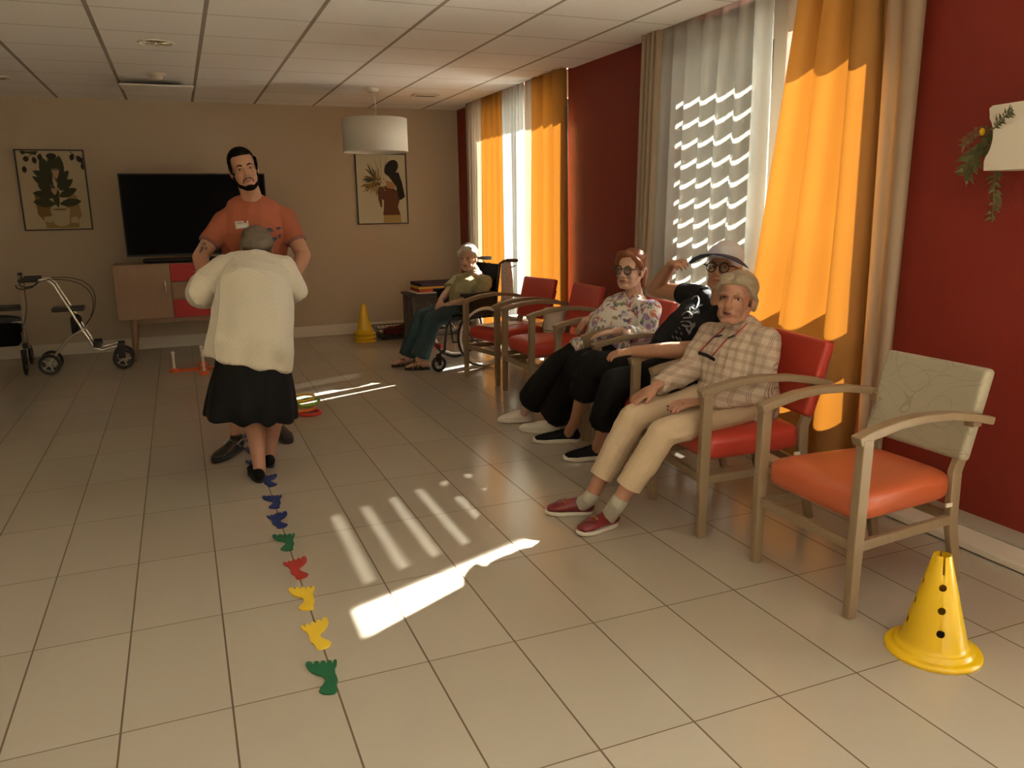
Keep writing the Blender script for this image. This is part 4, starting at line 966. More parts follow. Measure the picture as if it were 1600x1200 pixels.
m_tat = mat('tattoo_ink', (.13, .075, .055), .6)
for poly in (ellp(318, 381, 4, 3, 8), ellp(316, 388, 3, 3.5, 8), leafp(312, 396, 8, 2, -1.2), ellp(322, 388, 2, 3, 8)): patch(poly, m_tat, 'tattoo', body, .0015, bvb, .001)
b = MB()
for h_, k_ in zip(hip, kn): b.limb([h_+UP*.04, lerp(h_, k_, .6), k_-UP*.02], [(.11, .11), (.10, .10), (.088, .09)], cap='flat')
b.limb([pel-UP*.08, pel+UP*.08], [(.17, .13), (.17, .12)], side=(1, 0, 0))
pb('shorts', b, T_TR, t, .009, 5)
m_flash = mat('silver_stripe', (.5, .5, .47), .4)
for (h_, t_), a_, sg in (((P(377, 700, Z=0), P(335, 725, Z=0)), an[0], -1), ((V((.155, 3.05, 0)), P(453, 694, Z=0)), an[1], 1)):
    o = shoe(t, h_, t_, L_BLK, RUB_B, laces=mat('lace_%d' % sg, (.2, .2, .17) if sg < 0 else (.35, .36, .12), .8), h=.075, wd=.046)
    d = (V(t_)-V(h_)); d.z = 0; d.normalize(); s = V((-d.y, d.x, 0)); 
    for q in (-1, 1):
        b = MB(); c = V(h_)+s*q*.044; b.limb([c+d*.06+UP*.075, c+d*.12+UP*.062, c+d*.085+UP*.040], [(.004, .0035)]*3, n=8); b.build('side_stripe', m_flash, o)

# ---- the bent woman in the cream cardigan, seen from behind
t = person((0, 2.2, 0), 'elderly woman in a cream ribbed cardigan and long black skirt, bending forward, seen from behind')
hd = P(402, 392, Y=2.62); M = frame(hd, V((.05, .75, -.75)), V((.1, .7, .7)), 1.08)
top = P(400, 408, Y=2.46); sL, sR = P(350, 418, Y=2.42), P(447, 416, Y=2.42); eL, eR = P(313, 458, Y=2.38), P(466, 454, Y=2.38); wL, wR = P(338, 466, Y=2.58), P(450, 458, Y=2.58)
pel = V((-.01, 2.2, .68)); kn = [P(396, 640, Y=2.2), P(428, 640, Y=2.36)]; an = [P(405, 728, Y=2.09), P(421, 708, Y=2.33)]
b = MB(); head_shapes(b, M); b.limb([M @ V((0, -.02, -.05)), top-UP*.03], [.05, .062])
b.limb([pel, lerp(pel, top, .5), top-UP*.05], [(.15, .11), (.14, .10), (.12, .08)], side=(1, 0, 0))
for s_, e_, w_, sg in ((sL, eL, wL, 1), (sR, eR, wR, -1)): b.limb([s_, e_, w_], [.045, .038, .027]); hand(b, w_, V((0, 1, .1)), V((-sg*.3, 0, 1)), sg, .3, .9)
for k_, a_, h_ in zip(kn, an, (V((-.09, 2.2, .65)), V((.08, 2.26, .65)))):
    b.limb([h_, k_+UP*.05], [.09, .06]); b.limb([k_, lerp(k_, a_, .3), lerp(k_, a_, .75), a_, V((a_.x, a_.y, .05))], [.052, .056, .040, .034, .034])
pb('body', b, SK2, t, .005, 4)
b = MB(); R = M.to_3x3(); g = lambda *p: M @ V(p); b.ell(g(0, -.028, .040), (.082, .094, .086), R); b.ell(g(0, -.075, -.02), (.066, .04, .05), R); b.ell(g(.05, -.06, .0), (.04, .04, .04), R); b.ell(g(-.05, -.06, .0), (.04, .04, .04), R)
pb('hair', b, H_GRY, t, .004, 3, folds(.006, (14, 14, 14), 4))
b = MB()
b.limb([P(389, 566, Y=2.20), P(393, 545, Y=2.20), P(396, 500, Y=2.25), P(397, 455, Y=2.32), P(399, 425, Y=2.40), P(400, 408, Y=2.45)], [(.228, .165), (.226, .165), (.212, .155), (.200, .150), (.185, .125), (.13, .085)], side=(1, 0, 0), cap='flat', n=28)
b.limb([sL, top, sR], [.062, .066, .062])
for s_, e_, w_ in ((sL, eL, wL), (sR, eR, wR)): b.limb([s_, lerp(s_, e_, .5), e_], [.068, .068, .064]); b.limb([e_, lerp(e_, w_, .6), w_], [.066, .060, .044], cap='flat')
pb('cardigan', b, T_RIB, t, .006, 7, lambda c: folds(.016, (6, 6, 1.6), 6)(c)+.012*np.clip((.85-c[:, 2])/.3, 0, 1)*np.sin(c[:, 0]*42+1.2))
b = MB(); b.limb([top+V((-.065, .01, .03)), top+V((0, -.018, .04)), top+V((.065, .01, .03))], [.008, .010, .008]); pm('collar', b, T_RIB, t)
b = MB(); b.limb([V((-.01, 2.2, .74)), V((-.01, 2.2, .62)), P(394, 600, Y=2.2), P(393, 630, Y=2.2), P(392, 652, Y=2.2)], [(.17, .13), (.195, .15), (.220, .17), (.238, .185), (.246, .19)], side=(1, 0, 0), cap='flat', n=32)
def skf(c): a = np.arctan2(c[:, 1]-2.2, c[:, 0]+.02); k = np.clip((.62-c[:, 2])/.3, 0, 1); return .014*k*np.sin(a*9+.6)
pb('skirt', b, T_TR, t, .007, 4, skf)
shoe(t, (-.035, 2.03, 0), (-.055, 2.27, 0), T_TR, RUB_B, low=True, wd=.039, sole_h=.014); shoe(t, (.045, 2.27, 0), (.035, 2.50, 0), T_TR, RUB_B, low=True, wd=.037, sole_h=.014)

# ---- generic seated helper
def seated(root, M, skin, pel, top, sh, el, wr, hd, hip, kn, an, side, thin=1.0, vox=.0042, nk_r=.052, heel_toe=None):
    b = MB(); head_shapes(b, M); nb = M @ V((0, -.02, -.05))
    b.limb([nb, lerp(nb, top, .6), top-UP*.03], [nk_r*.95, nk_r, nk_r*1.15])
    b.limb([pel, lerp(pel, top, .5), top-UP*.06], [(.15, .11), (.14, .10), (.13, .09)], side=side)
    for k in (0, 1):
        b.limb([sh[k], lerp(sh[k], el[k], .5), el[k]], [.045*thin, .043*thin, .037*thin]); b.limb([el[k], lerp(el[k], wr[k], .35), wr[k]], [.038*thin, .037*thin, .025*thin])
        hand(b, wr[k], hd[k][0], hd[k][1], hd[k][2], hd[k][3], .94*hd[k][4] if len(hd[k]) > 4 else .94)
        b.limb([hip[k], lerp(hip[k], kn[k], .5), kn[k]], [.062, .058, .048]); b.limb([kn[k], lerp(kn[k], an[k], .35), lerp(kn[k], an[k], .8), an[k]], [.052, .052, .036, .032])
        if heel_toe: h_, t_ = heel_toe[k]; f_ = lerp(V(h_), V(t_), .25); b.limb([an[k], V((f_.x, f_.y, .045))], [.032, .030])
    return pb('body', b, skin, root, vox, 4)
def leg_cloth(b, hip, kn, an, r0, r1, r2, f=.8, up_=.012):
    e = lerp(kn, an, f); b.limb([hip, lerp(hip, kn, .5), kn+UP*up_], [r0, (r0+r1)/2, r1]); b.limb([kn+UP*up_, lerp(kn, e, .5), e], [r1, (r1+r2)/2, r2], cap='flat')

# ---- woman in plaid shirt
t = person((2.0, .72, 0), 'laughing elderly woman in a beige plaid shirt seated in the front red armchair')
hc = P(1151, 466, X=2.05); M = frame(hc, to_cam(hc)+V((-.42, .10, -.02)), V((.04, -.10, 1)), 1.06)
pel = V((2.08, .73, .53)); top = V((2.09, .775, .865)); sh = [P(1198, 533, X=2.10), P(1112, 522, X=2.07)]; el = [P(1186, 612, Y=.53), P(1074, 580, X=1.87)]
wr = [P(1096, 628, Y=.565), P(1024, 604, Z=.62)]; hN, hF = P(1050, 632, Y=.59), P(988, 626, Y=.80)
hip = [V((2.05, .62, .525)), V((2.05, .84, .525))]; kn = [P(1037, 676, X=1.545), P(990, 652, X=1.525)]; an = [P(966, 785, X=1.37), P(922, 778, X=1.335)]
ht = [(P(963, 820, Z=0), P(903, 838, Z=0)), (P(925, 803, Z=0), P(852, 803, Z=0))]
hands = [(hN-wr[0], V((0, -.2, 1)), 1, .30), (hF-wr[1], V((-.5, -.1, .9)), -1, .30)]
body = seated(t, M, SK2, pel, top, sh, el, wr, hands, hip, kn, an, (0, 1, 0), heel_toe=ht)
surf = face_details(t, body, M, I_BR, LIP, H_BLD, SKD, True, .0020)
R = M.to_3x3(); g = lambda *p: M @ V(p); b = MB()
b.ell(g(0, -.022, .047), (.081, .094, .080), R); b.ell(g(-.030, .036, .082), (.050, .045, .030), R); b.ell(g(.032, .036, .080), (.048, .044, .028), R)
for s in (-1, 1): b.limb([g(s*.062, .05, .062), g(s*.078, .026, .038), g(s*.081, .0, .012)], [.012, .014, .012])
b.ell(g(0, -.08, -.02), (.06, .035, .055), R); b.limb([g(-.055, .052, .066), g(-.01, .078, .074), g(.055, .062, .060)], [.011, .012, .011])
b.limb([g(.078, -.02, .0), g(.070, -.04, -.04)], [.016, .012]); b.limb([g(-.078, -.02, .0), g(-.070, -.04, -.04)], [.016, .012])
pb('hair', b, H_BLD, t, .0036, 3, folds(.0018, (30, 6, 8), 3))
b = MB(); sdv = (sh[1]-sh[0]).normalized()
clothing_torso(b, [pel-UP*.02, lerp(pel, top, .33)-V((.03, 0, 0)), lerp(pel, top, .68)-V((.02, 0, 0)), top-UP*.02], [(.205, .165), (.21, .165), (.20, .135), (.12, .075)], sdv, sh, .062)
b.limb([V((1.98, .70, .60)), V((1.90, .70, .575))], [(.17, .07), (.15, .045)], side=(0, 1, 0))
for k in (0, 1): b.limb([sh[k], lerp(sh[k], el[k], .5), el[k]], [.068, .066, .060]); b.limb([el[k], lerp(el[k], wr[k], .5), lerp(el[k], wr[k], .93)], [.062, .056, .042], cap='flat')
shirt = pb('plaid_shirt', b, T_PLAID, t, .0052, 7, folds(.008, (8, 8, 6), 11)); bvs = BVHTree.FromPolygons([v.co.copy() for v in shirt.data.vertices], [p.vertices[:] for p in shirt.data.polygons])
q = lambda x, y, o=.004: on(x, y, o, bvs)
for poly in ([(1128, 518), (1134, 530), (1137, 552), (1118, 536)], [(1183, 490), (1190, 503), (1160, 528), (1146, 547), (1140, 540), (1163, 513)]): patch(poly, T_PLAID, 'collar', shirt, .007, bvs, .004)
b = MB(); b.limb([q(*p) for p in ((1137, 552), (1130, 575), (1120, 592), (1108, 600))], [.003]*4, n=6); b.build('placket', T_PLAID, shirt)
M_RC = mat('red_cord', (.40, .012, .012), .5)
b = MB(); b.limb([q(*p, .008) for p in ((1131, 512), (1124, 520), (1113, 528), (1102, 540), (1092, 551))], [.0028]*5, n=8); b.limb([q(*p, .008) for p in ((1178, 495), (1165, 508), (1150, 522), (1138, 528), (1128, 538), (1112, 557))], [.0028]*6, n=8)
gl = pm('spectacle_cord', b, M_RC, t)
b = MB(); b.limb([q(1092, 551, .012), q(1104, 555, .018), q(1116, 562, .012)], [(.009, .004)]*3, n=10); pm('folded_spectacles', b, L_BLK, t)
for p_, q_ in (((1117, 526), (1127, 524)), ((1138, 528), (1147, 524))): b = MB(); b.limb([q(*p_, .01), q(*q_, .012)], [.004, .004], n=8); pm('cord_end', b, L_BLK, t)
b = MB(); leg_cloth(b, hip[0], kn[0], an[0], .080, .068, .062, .78, 0); leg_cloth(b, hip[1], kn[1], an[1], .080, .068, .062, .74, 0); b.limb([hip[0], pel, hip[1]], [.085, .10, .085])
pb('trousers', b, T_BEI, t, .0055, 6, folds(.006, (7, 7, 6), 21))
for k in (0, 1):
    a = an[k]; h_, t_ = ht[k]; f_ = lerp(V(h_), V(t_), .22); b = MB(); b.limb([lerp(kn[k], a, .93), a, V((f_.x, f_.y, .05))], [.037, .038, .037], cap='flat'); pb('sock', b, SOCK, t, .005, 3)
    o = shoe(t, h_, t_, L_RED, RUB_W, wd=.042, h=.045, sole_h=.018)
    d = (V(t_)-V(h_)); d.z = 0; L = d.length; d.normalize(); s = V((-d.y, d.x, 0)); bs = BVHTree.FromPolygons([v.co.copy() for v in o.data.vertices], [p.vertices[:] for p in o.data.polygons])
    dr = lambda a, c_: (bs.ray_cast(V(h_)+d*(a*L)+s*c_+UP*.3, -UP)[0] or V(h_)+d*(a*L)+s*c_+UP*.06)+UP*.002
    b = MB(); b.limb([dr(.58, -.022), dr(.58, -.010), dr(.58, 0), dr(.58, .010), dr(.58, .022)], [.003]*5, n=8)
    for q_ in (-.018, .018): b.torus(dr(.58, q_), .006, .002, None, 14, 6)
    b.build('metal_bit', GOLD, o, smooth=True)
    b = MB(); b.limb([dr(.60, -.032), dr(.72, -.026), dr(.78, 0), dr(.72, .026), dr(.60, .032)], [.0018]*5, n=6); b.build('seam', L_RED, o)
# wedding ring
dN = (hN-wr[0]).normalized(); nn_ = (V((0, -.2, 1))-dN*V((0, -.2, 1)).dot(dN)).normalized(); xx = dN.cross(nn_)
b = MB(); b.torus(V((0, 0, 0)), .0092, .0018, None, 20, 6); 
rg = b.build('ring', GOLD, t, smooth=True); rg.rotation_euler = dN.to_track_quat('Z', 'Y').to_euler(); rg.location = wr[0]+(dN*.100-xx*.009)*.94-t.location
def nails(root, w, d, nrm, side, curl, mt, s=.94):
    d = d.normalized(); nrm = (nrm-d*nrm.dot(d)).normalized(); x = d.cross(nrm)*side; b = MB()
    for k, (fx, L) in enumerate(((.030, .070), (.0105, .080), (-.0095, .074), (-.029, .058))):
        p = w+(x*fx+d*.086)*s; dd = (d+x*(fx*.33*6)).normalized(); a = 0
        for q_, fr in enumerate((.45, .30, .25)):
            a += curl*(1.0+.15*k) if q_ else curl*.6
            v = dd*math.cos(a)-nrm*math.sin(a); p = p+v*L*fr*s
        n2 = nrm*math.cos(a)+dd*math.sin(a); b.ell(p+n2*.0045, (.0045, .0045, .0045))
    return pm('fingernails', b, mt, root)
M_NAIL = mat('red_nail_polish', (.16, .008, .012), .2)
nails(t, wr[0], hands[0][0], hands[0][1], 1, .30, M_NAIL); nails(t, wr[1], hands[1][0], hands[1][1], -1, .30, M_NAIL)

# ---- person in dark T-shirt and cap
t = person((2.1, 1.40, 0), 'person in a dark printed T-shirt and blue-white cap raising one hand')
hc = P(1131, 420, X=2.24); M = frame(hc, to_cam(hc)+V((-.35, .12, .10)), V((.0, -.05, 1)), 1.03)
pel = V((2.12, 1.40, .54)); top = P(1128, 480, X=2.25); sh = [P(1158, 508, X=2.22), P(1090, 462, X=2.27)]; el = [P(1084, 546, X=2.03), P(1022, 452, X=2.24)]
wr = [P(992, 549, Z=.70), P(1050, 414, X=2.18)]; hN = P(955, 553, Z=.685)
hip = [V((2.08, 1.29, .54)), V((2.08, 1.50, .54))]; kn = [P(962, 600, X=1.74), P(925, 572, X=1.72)]; an = [P(938, 684, X=1.775), P(898, 658, X=1.78)]
ht = [(P(948, 716, Z=0), P(880, 720, Z=0)), (P(905, 690, Z=0), P(832, 692, Z=0))]
hands = [(hN-wr[0], V((-.1, -.25, 1)), 1, .30), (P(1080, 400, X=2.12)-wr[1], V((-.5, -.1, .9)), -1, .75)]
body = seated(t, M, SK1, pel, top, sh, el, wr, hands, hip, kn, an, (0, 1, 0), thin=1.18, nk_r=.060, heel_toe=ht)
surf = face_details(t, body, M, I_BR, LIPM, H_GRY, SKD, False, .0026)
glasses(t, M, surf, mat('dark_red_acetate', (.035, .008, .010), .25))
R = M.to_3x3(); g = lambda *p: M @ V(p)
b = MB(); b.ell(g(0, -.045, .0), (.079, .065, .065), R); pb('hair', b, H_GRY, t, .005, 3)
m_capw = mat('white_cap_cotton', (.55, .56, .60), .85); m_capb = mat('navy_cap_cotton', (.02, .035, .10), .8)
b = MB(); b.ell(g(0, -.014, .062), (.088, .104, .080), R); b.limb([g(0, .05, .045), g(0, -.05, .035)], [(.07, .03), (.08, .04)], side=R.col[0]); cap = pb('cap', b, m_capw, t, .0045, 5); cap['label'] = 'white and navy cap with curved peak'
b = MB(); pk_ = []; 
for lay in (0, 1):
    for i in range(9):
        for j in range(7):
            a = -1.15+2.3*i/8; r_ = .078+.125*j/6*(.45+.55*math.cos(a)); pk_.append(g(math.sin(a)*r_*.98, .012+math.cos(a)*r_*1.05, .066-.35*(math.sin(a)*r_)**2*6-.10*(j/6)**1.5*.12 - lay*.003))
fs = []
for lay in (0, 1):
    for i in range(8):
        for j in range(6): n0 = lay*63+i*7+j; fs.append((n0, n0+1, n0+8, n0+7) if lay else (n0, n0+7, n0+8, n0+1))
for i in range(8): fs += [(i*7+6, i*7+13, 63+i*7+13, 63+i*7+6)]
b.add(pk_, fs); o = b.build('peak', m_capb, cap, smooth=True); o.location = t.location*0
o.location = (0, 0, 0)
b = MB(); sdv = (sh[1]-sh[0]).normalized()
clothing_torso(b, [pel-UP*.02, lerp(pel, top, .33)-V((.03, 0, 0)), lerp(pel, top, .70)-V((.02, 0, 0)), top-UP*.03], [(.20, .165), (.205, .165), (.21, .14), (.13, .08)], sdv, sh, .056)
b.limb([sh[0], lerp(sh[0], el[0], .55)], [.070, .070], cap='flat'); b.limb([lerp(sh[1], top, .3), sh[1], lerp(sh[1], el[1], .36)], [.07, .062, .064], cap='flat')
shirt = pb('t_shirt', b, T_BLK, t, .006, 7, folds(.008, (7, 7, 6), 5)); bvs = BVHTree.FromPolygons([v.co.copy() for v in shirt.data.vertices], [p.vertices[:] for p in shirt.data.polygons])
m_prt = mat('grey_shirt_print', (.22, .21, .20), .7)
def strokes(lines, r, name):
    for ln in lines:
        q3 = [on(x, y, .002, bvs) for x, y in ln]; n3 = len(q3); sm = []
        for i in range(n3-1):
            p0, p1, p2, p3 = q3[max(i-1, 0)], q3[i], q3[i+1], q3[min(i+2, n3-1)]
            for k in range(4):
                u = k/4; sm.append(.5*((2*p1)+(p2-p0)*u+(2*p0-5*p1+4*p2-p3)*u*u+(3*p1-p0-3*p2+p3)*u**3))
        sm.append(q3[-1]); b = MB(); b.limb(sm, [r*(.7+.5*abs(math.sin(i*.8))) for i in range(len(sm))], n=8); b.build(name, m_prt, shirt)
strokes([[(1080, 468), (1088, 462), (1092, 470), (1086, 484), (1079, 480), (1078, 494)], [(1090, 488), (1078, 492), (1084, 486)], [(1066, 492), (1074, 487), (1082, 495), (1068, 497)],
         [(1064, 503), (1078, 503), (1078, 510), (1066, 508)], [(1072, 512), (1078, 520), (1082, 508), (1086, 506), (1081, 514)], [(1076, 522), (1080, 517)]], .0048, 'lettering')
strokes([[(1060, 511), (1063, 514)], [(1063, 519), (1066, 523)], [(1055, 517), (1058, 520)], [(1050, 524), (1053, 529)], [(1056, 526), (1060, 531)], [(1062, 528), (1064, 532)]], .0022, 'small_lettering')
b = MB(); leg_cloth(b, hip[0], kn[0], an[0], .10, .080, .092, .70); leg_cloth(b, hip[1], kn[1], an[1], .10, .080, .088, .46); b.limb([hip[0], pel, hip[1]], [.11, .12, .11])
pb('trousers', b, T_TR, t, .007, 5, folds(.006, (6, 6, 6), 7))
for h_, t_ in ht: shoe(t, h_, t_, T_TR, RUB_W, wd=.044, h=.055, sole_h=.026, laces=T_TR)

# ---- woman in the floral blouse
t = person((2.2, 2.15, 0), 'auburn-haired woman with round glasses and a floral blouse seated beside an empty red chair')
hc = P(986, 422, X=2.24); M = frame(hc, to_cam(hc)+V((-.55, .25, .0)), V((.05, -.02, 1)), 1.03)
pel = V((2.18, 2.18, .53)); top = P(992, 465, X=2.27); sh = [P(1018, 485, X=2.27), P(962, 482, X=2.24)]; el = [P(1004, 528, X=2.20), P(942, 495, X=2.18)]
wr = [P(962, 518, Z=.725), P(914, 502, Z=.715)]
hip = [V((2.14, 2.08, .53)), V((2.14, 2.28, .53))]; kn = [P(908, 572, X=1.84), P(872, 572, X=1.82)]; an = [P(862, 660, X=1.79), P(822, 636, X=1.74)]
ht = [(P(872, 678, Z=0), P(828, 674, Z=0)), (P(832, 658, Z=0), P(778, 660, Z=0))]
hands = [(P(925, 524, Z=.70)-wr[0], V((0, -.1, 1)), 1, .22), (P(897, 516, Z=.64)-wr[1], V((-.6, 0, .6)), -1, .55)]
body = seated(t, M, SK3, pel, top, sh, el, wr, hands, hip, kn, an, (0, 1, 0), heel_toe=ht)
surf = face_details(t, body, M, I_BR, LIP, H_RED, SKD, False, .0026)
glasses(t, M, surf, mat('dark_teal_acetate', (.02, .035, .035), .25), .0245)
R = M.to_3x3(); g = lambda *p: M @ V(p); b = MB()
b.ell(g(0, -.022, .050), (.084, .096, .084), R); b.ell(g(.02, .040, .090), (.060, .044, .028), R); b.limb([g(-.05, .058, .075), g(-.07, .035, .05), g(-.078, .01, .02)], [.016, .016, .014]); b.limb([g(.05, .06, .078), g(.074, .035, .05), g(.080, .005, .015)], [.018, .018, .015])
b.ell(g(0, -.070, -.03), (.068, .045, .07), R); b.limb([g(-.066, -.035, .0), g(-.06, -.05, -.08)], [.026, .018]); b.limb([g(.066, -.035, .0), g(.06, -.05, -.08)], [.026, .018])
pb('hair', b, H_RED, t, .0042, 3, folds(.004, (14, 14, 14), 2))
b = MB(); sdv = (sh[1]-sh[0]).normalized()
clothing_torso(b, [pel-UP*.0, lerp(pel, top, .35)-V((.03, 0, 0)), lerp(pel, top, .70)-V((.02, 0, 0)), top-UP*.03], [(.20, .17), (.20, .165), (.19, .135), (.11, .07)], sdv, sh, .060)
b.limb([pel-V((.05, 0, -.05)), pel-V((.20, 0, -.03))], [(.18, .08), (.16, .06)], side=(0, 1, 0))
for k in (0, 1): b.limb([sh[k], lerp(sh[k], el[k], .5), el[k]], [.068, .066, .062]); b.limb([el[k], lerp(el[k], wr[k], .55)], [.062, .054], cap='flat')
pb('floral_blouse', b, T_FLO, t, .006, 7, folds(.008, (8, 8, 6), 13))
b = MB(); leg_cloth(b, hip[0], kn[0], an[0], .10, .082, .105, .86); leg_cloth(b, hip[1], kn[1], an[1], .10, .082, .105, .80); b.limb([hip[0], pel, hip[1]], [.12, .13, .12])
pb('culottes', b, T_TR, t, .007, 5, folds(.007, (6, 6, 4), 9))
for h_, t_ in ht: shoe(t, h_, t_, L_WHT, RUB_W, wd=.042, h=.05, sole_h=.024)

# ---- wheelchair and the woman in it
M_RIM = mat('white_wheel_rim', (.82, .80, .75), .3); WA = math.radians(8); WC = V((2.09, 4.79, 0))
w = empty('wheelchair', WC, WA); tag(w, 'black wheelchair with white-rimmed spoked wheels in the far corner', 'wheelchair')
for s in (-1, 1):
    y = s*.29; M = Matrix.Translation((.06, y, .285)) @ Matrix.Rotation(PI/2, 4, 'X')
    b = MB(); b.torus((0, 0, 0), .272, .013, M, 48, 8); o = b.build('wheel', m_blk, w, smooth=True)
    b = MB(); b.torus((0, 0, 0), .250, .014, M, 48, 8); b.build('rim', M_RIM, o, smooth=True)
    b = MB(); b.torus((0, 0, 0), .262, .010, Matrix.Translation((0, s*.030, 0)) @ M, 48, 8); b.build('push_ring', M_RIM, o, smooth=True)
    b = MB(); b.lathe([(.001, -.03), (.022, -.03), (.022, .03), (.001, .03)], 16, M=M)
    for k in range(22):
        a = 2*PI*k/22; b.limb([M @ V((.02*math.cos(a+.5), .02*math.sin(a+.5), (-1)**k*.02)), M @ V((.246*math.cos(a), .246*math.sin(a), 0))], [.0016]*2, n=5)
    b.build('spokes', m_chrome, o)
    b = MB(); b.limb([(.20, y*.86, .44), (.22, y*.86, .70), (.255, y*.86, .93), (.30, y*.86, .955), (.335, y*.86, .955)], [.012]*5, n=10); b.limb([(.20, y*.86, .48), (-.26, y*.86, .46), (-.30, y*.86, .40), (-.34, y*.86, .16)], [.012]*4, n=10); b.limb([(.20, y*.86, .44), (.20, y*.86, .24), (-.25, y*.86, .25), (-.27, y*.86, .45)], [.011]*4, n=10); b.build('frame_tube', m_blk, w, smooth=True)
    b = MB(); b.limb([(.33, y*.86, .955), (.43, y*.86, .95)], [.016, .018], n=12); b.limb([(.35, y*.86, .93), (.38, y*.86, .89), (.42, y*.86, .905)], [.005]*3, n=6); b.build('push_handle', m_blk, w, smooth=True)
    b = MB(); b.box((-.17, y-.03, .655), (.17, y+.03, .69)); b.build('armrest', m_blk, w, bevel=.01)
    b = MB(); b.box((-.14, y-.008, .48), (.17, y+.008, .655)); b.build('side_panel', m_blk, w, bevel=.004)
    b = MB(); M2_ = Matrix.Translation((-.40, y*.92, .073)) @ Matrix.Rotation(PI/2, 4, 'X'); b.torus((0, 0, 0), .058, .015, M2_, 28, 8, 1.1)
    c = b.build('caster_wheel', m_blk, w, smooth=True)
    b = MB(); b.lathe([(.001, -.012), (.016, -.012), (.016, .012), (.001, .012)], 12, M=M2_)
    for k in range(5): b.box((.01, -.008, -.006), (.05, .008, .006), M2_ @ Matrix.Rotation(k*2*PI/5, 4, 'Z'))
    b.build('hub', m_greyrail, c)
    b = MB(); b.limb([(-.40, y*.92, .15), (-.37, y*.9, .17), (-.33, y*.88, .20)], [.014]*3, n=8); b.box((-.415, y*.92-.022, .06), (-.385, y*.92-.016, .16)); b.box((-.415, y*.92+.016, .06), (-.385, y*.92+.022, .16)); b.build('caster_fork', m_blk, w)
    b = MB(); b.limb([(-.16, y, .50), (-.20, y*1.05, .53), (-.23, y*1.08, .56)], [.006]*3, n=6); b.build('brake_lever', m_blk, w, smooth=True)
rbox((-.22, -.22, .44), (.21, .22, .49), .015, 'seat', m_blkc, w)
b = MB(); b.limb([(.215, 0, .5), (.225, 0, .72), (.25, 0, .925)], [(.235, .012), (.235, .014), (.235, .012)], side=(0, 1, 0), cap='flat'); b.build('backrest', m_blkc, w, smooth=True)
b = MB(); b.limb([(-.02, -.2, .25), (.0, 0, .36), (.0, .2, .46)], [.01]*3, n=8); b.limb([(-.02, .2, .25), (.0, 0, .36), (.0, -.2, .46)], [.01]*3, n=8); b.build('cross_brace', m_blk, w, smooth=True)
b = MB(); b.box((-.27, -.03, .16), (-.245, .10, .20)); b.build('red_strap', f_r, w)
b = MB(); b.limb([(.27, -.22, .93), (.275, -.22, .8), (.28, -.225, .66), (.27, -.22, .55)], [(.012, .05), (.016, .06), (.018, .07), (.014, .06)], side=(0, 1, 0))
o = blob('net_bag', b, mat('grey_striped_net', (.34, .34, .40), .9, vary=.5, vscale=60), None, .007, 3, folds(.006, (14, 14, 2), 2)); Rw = Matrix.Rotation(WA, 4, 'Z'); o.location = WC+Rw @ V((.055, -.022, 0)); o.rotation_euler = (0, 0, WA)
tag(o, 'grey striped net bag hanging from the wheelchair handle', 'bag')

t = person((2.05, 4.78, 0), 'white-haired elderly woman in an olive short-sleeved shirt sitting in the wheelchair')
hc = P(731, 403, X=2.13); M = frame(hc, to_cam(hc)+V((-.45, .0, -.10)), V((-.10, -.05, 1)), 1.0)
pel = V((2.10, 4.79, .54)); top = P(742, 425, X=2.20); sh = [P(759, 440, X=2.23), P(716, 438, X=2.14)]; el = [P(744, 467, X=2.14), P(698, 458, X=1.98)]
wr = [P(706, 474, X=1.92), P(688, 470, X=1.87)]
hip = [V((2.06, 4.69, .53)), V((2.06, 4.89, .53))]; kn = [P(676, 502, X=1.73), P(658, 500, X=1.69)]; an = [P(654, 562, X=1.60), P(634, 562, X=1.54)]
ht = [(P(672, 577, Z=0), P(633, 578, Z=0)), (P(645, 569, Z=0), P(613, 574, Z=0))]
hands = [(P(686, 481, X=1.82)-wr[0], V((0, -.5, .8)), 1, .35), (P(683, 486, X=1.81)-wr[1], V((-.5, -.3, .5)), -1, .35)]
body = seated(t, M, SK3, pel, top, sh, el, wr, hands, hip, kn, an, (0, 1, 0), heel_toe=ht, vox=.0045)
face_details(t, body, M, I_BR, LIP, H_WHT, SKD, False, .0022)
R = M.to_3x3(); g = lambda *p: M @ V(p); b = MB()
b.ell(g(0, -.026, .055), (.086, .098, .084), R); b.ell(g(-.01, .035, .092), (.062, .045, .034), R); b.ell(g(.0, -.08, .09), (.045, .045, .03), R)
for s in (-1, 1): b.limb([g(s*.06, .05, .06), g(s*.078, .025, .04), g(s*.083, -.01, .01)], [.018, .02, .018])
b.ell(g(0, -.078, -.02), (.066, .04, .06), R)
pb('hair', b, H_WHT, t, .0045, 3, folds(.007, (16, 16, 16), 6))
b = MB(); sdv = (sh[1]-sh[0]).normalized()
clothing_torso(b, [pel, lerp(pel, top, .4)-V((.03, 0, 0)), lerp(pel, top, .7)-V((.02, 0, 0)), top-UP*.03], [(.175, .15), (.185, .15), (.19, .13), (.11, .07)], sdv, sh, .06)
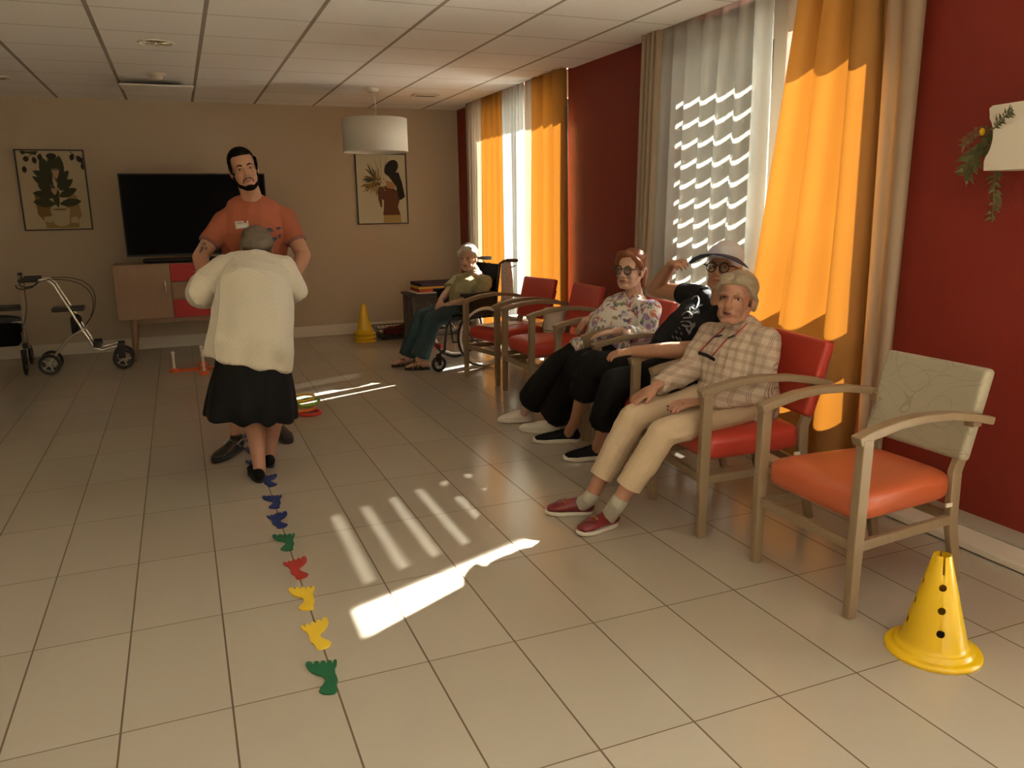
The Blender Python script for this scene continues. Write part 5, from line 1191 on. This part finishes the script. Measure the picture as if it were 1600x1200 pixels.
for k in (0, 1): b.limb([sh[k], lerp(sh[k], el[k], .72)], [.068, .072], cap='flat')
b.limb([top+V((-.03, -.05, .01)), top+V((.03, 0, .03)), top+V((-.03, .05, .01))], [.02, .022, .02])
pb('shirt', b, T_OLI, t, .006, 6, folds(.007, (8, 8, 6), 15))
b = MB(); leg_cloth(b, hip[0], kn[0], an[0], .095, .08, .088, .90); leg_cloth(b, hip[1], kn[1], an[1], .095, .08, .088, .90); b.limb([hip[0], pel, hip[1]], [.10, .12, .10])
pb('trousers', b, T_TEAL, t, .0065, 5, folds(.006, (6, 6, 6), 17))
m_snd = mat('tan_sandal_leather', (.26, .13, .07), .6)
for h_, t_ in ht:
    h_, t_ = V(h_), V(t_); d = (t_-h_); d.z = 0; L = max(.22, min(.26, d.length)); d.normalize(); s = V((-d.y, d.x, 0)); gg = lambda a, c, z: h_+d*(a*L)+s*c+UP*z
    b = MB(); b.limb([gg(.1, 0, .05), gg(.35, 0, .058), gg(.65, 0, .046), gg(.85, 0, .035)], [(.030, .028), (.032, .03), (.038, .022), (.034, .014)], side=s)
    for k in range(5): b.limb([gg(.82, (k-2)*.014, .034), gg(.97-abs(k-1)*.025, (k-2)*.015, .030)], [.008, .0075], n=8)
    ft = pb('bare_foot', b, SK3, t, .004, 3)
    out = [(.5+.52*math.cos(2*PI*k/20), .045*(abs(math.sin(2*PI*k/20))**.8)*math.copysign(1, math.sin(2*PI*k/20))) for k in range(20)]
    b = MB(); b.prism(out, lambda x, y, hh: gg(x, y, .001+hh), .02); sn = pm('sandal', b, L_BLK, t, smooth=False)
    for a0, a1 in ((.45, .68), (.68, .45)):
        b = MB(); b.limb([gg(a0, -.042, .02), gg((a0*2+a1)/3, -.026, .070), gg((a0+a1*2)/3, .026, .070), gg(a1, .042, .02)], [(.010, .003)]*4, side=d, n=8); o = b.build('strap', m_snd, sn, smooth=True)
    b = MB(); b.limb([gg(.05, -.034, .03), gg(-.02, 0, .06), gg(.05, .034, .03)], [(.010, .003)]*3, side=UP, n=8); b.build('strap', m_snd, sn, smooth=True)
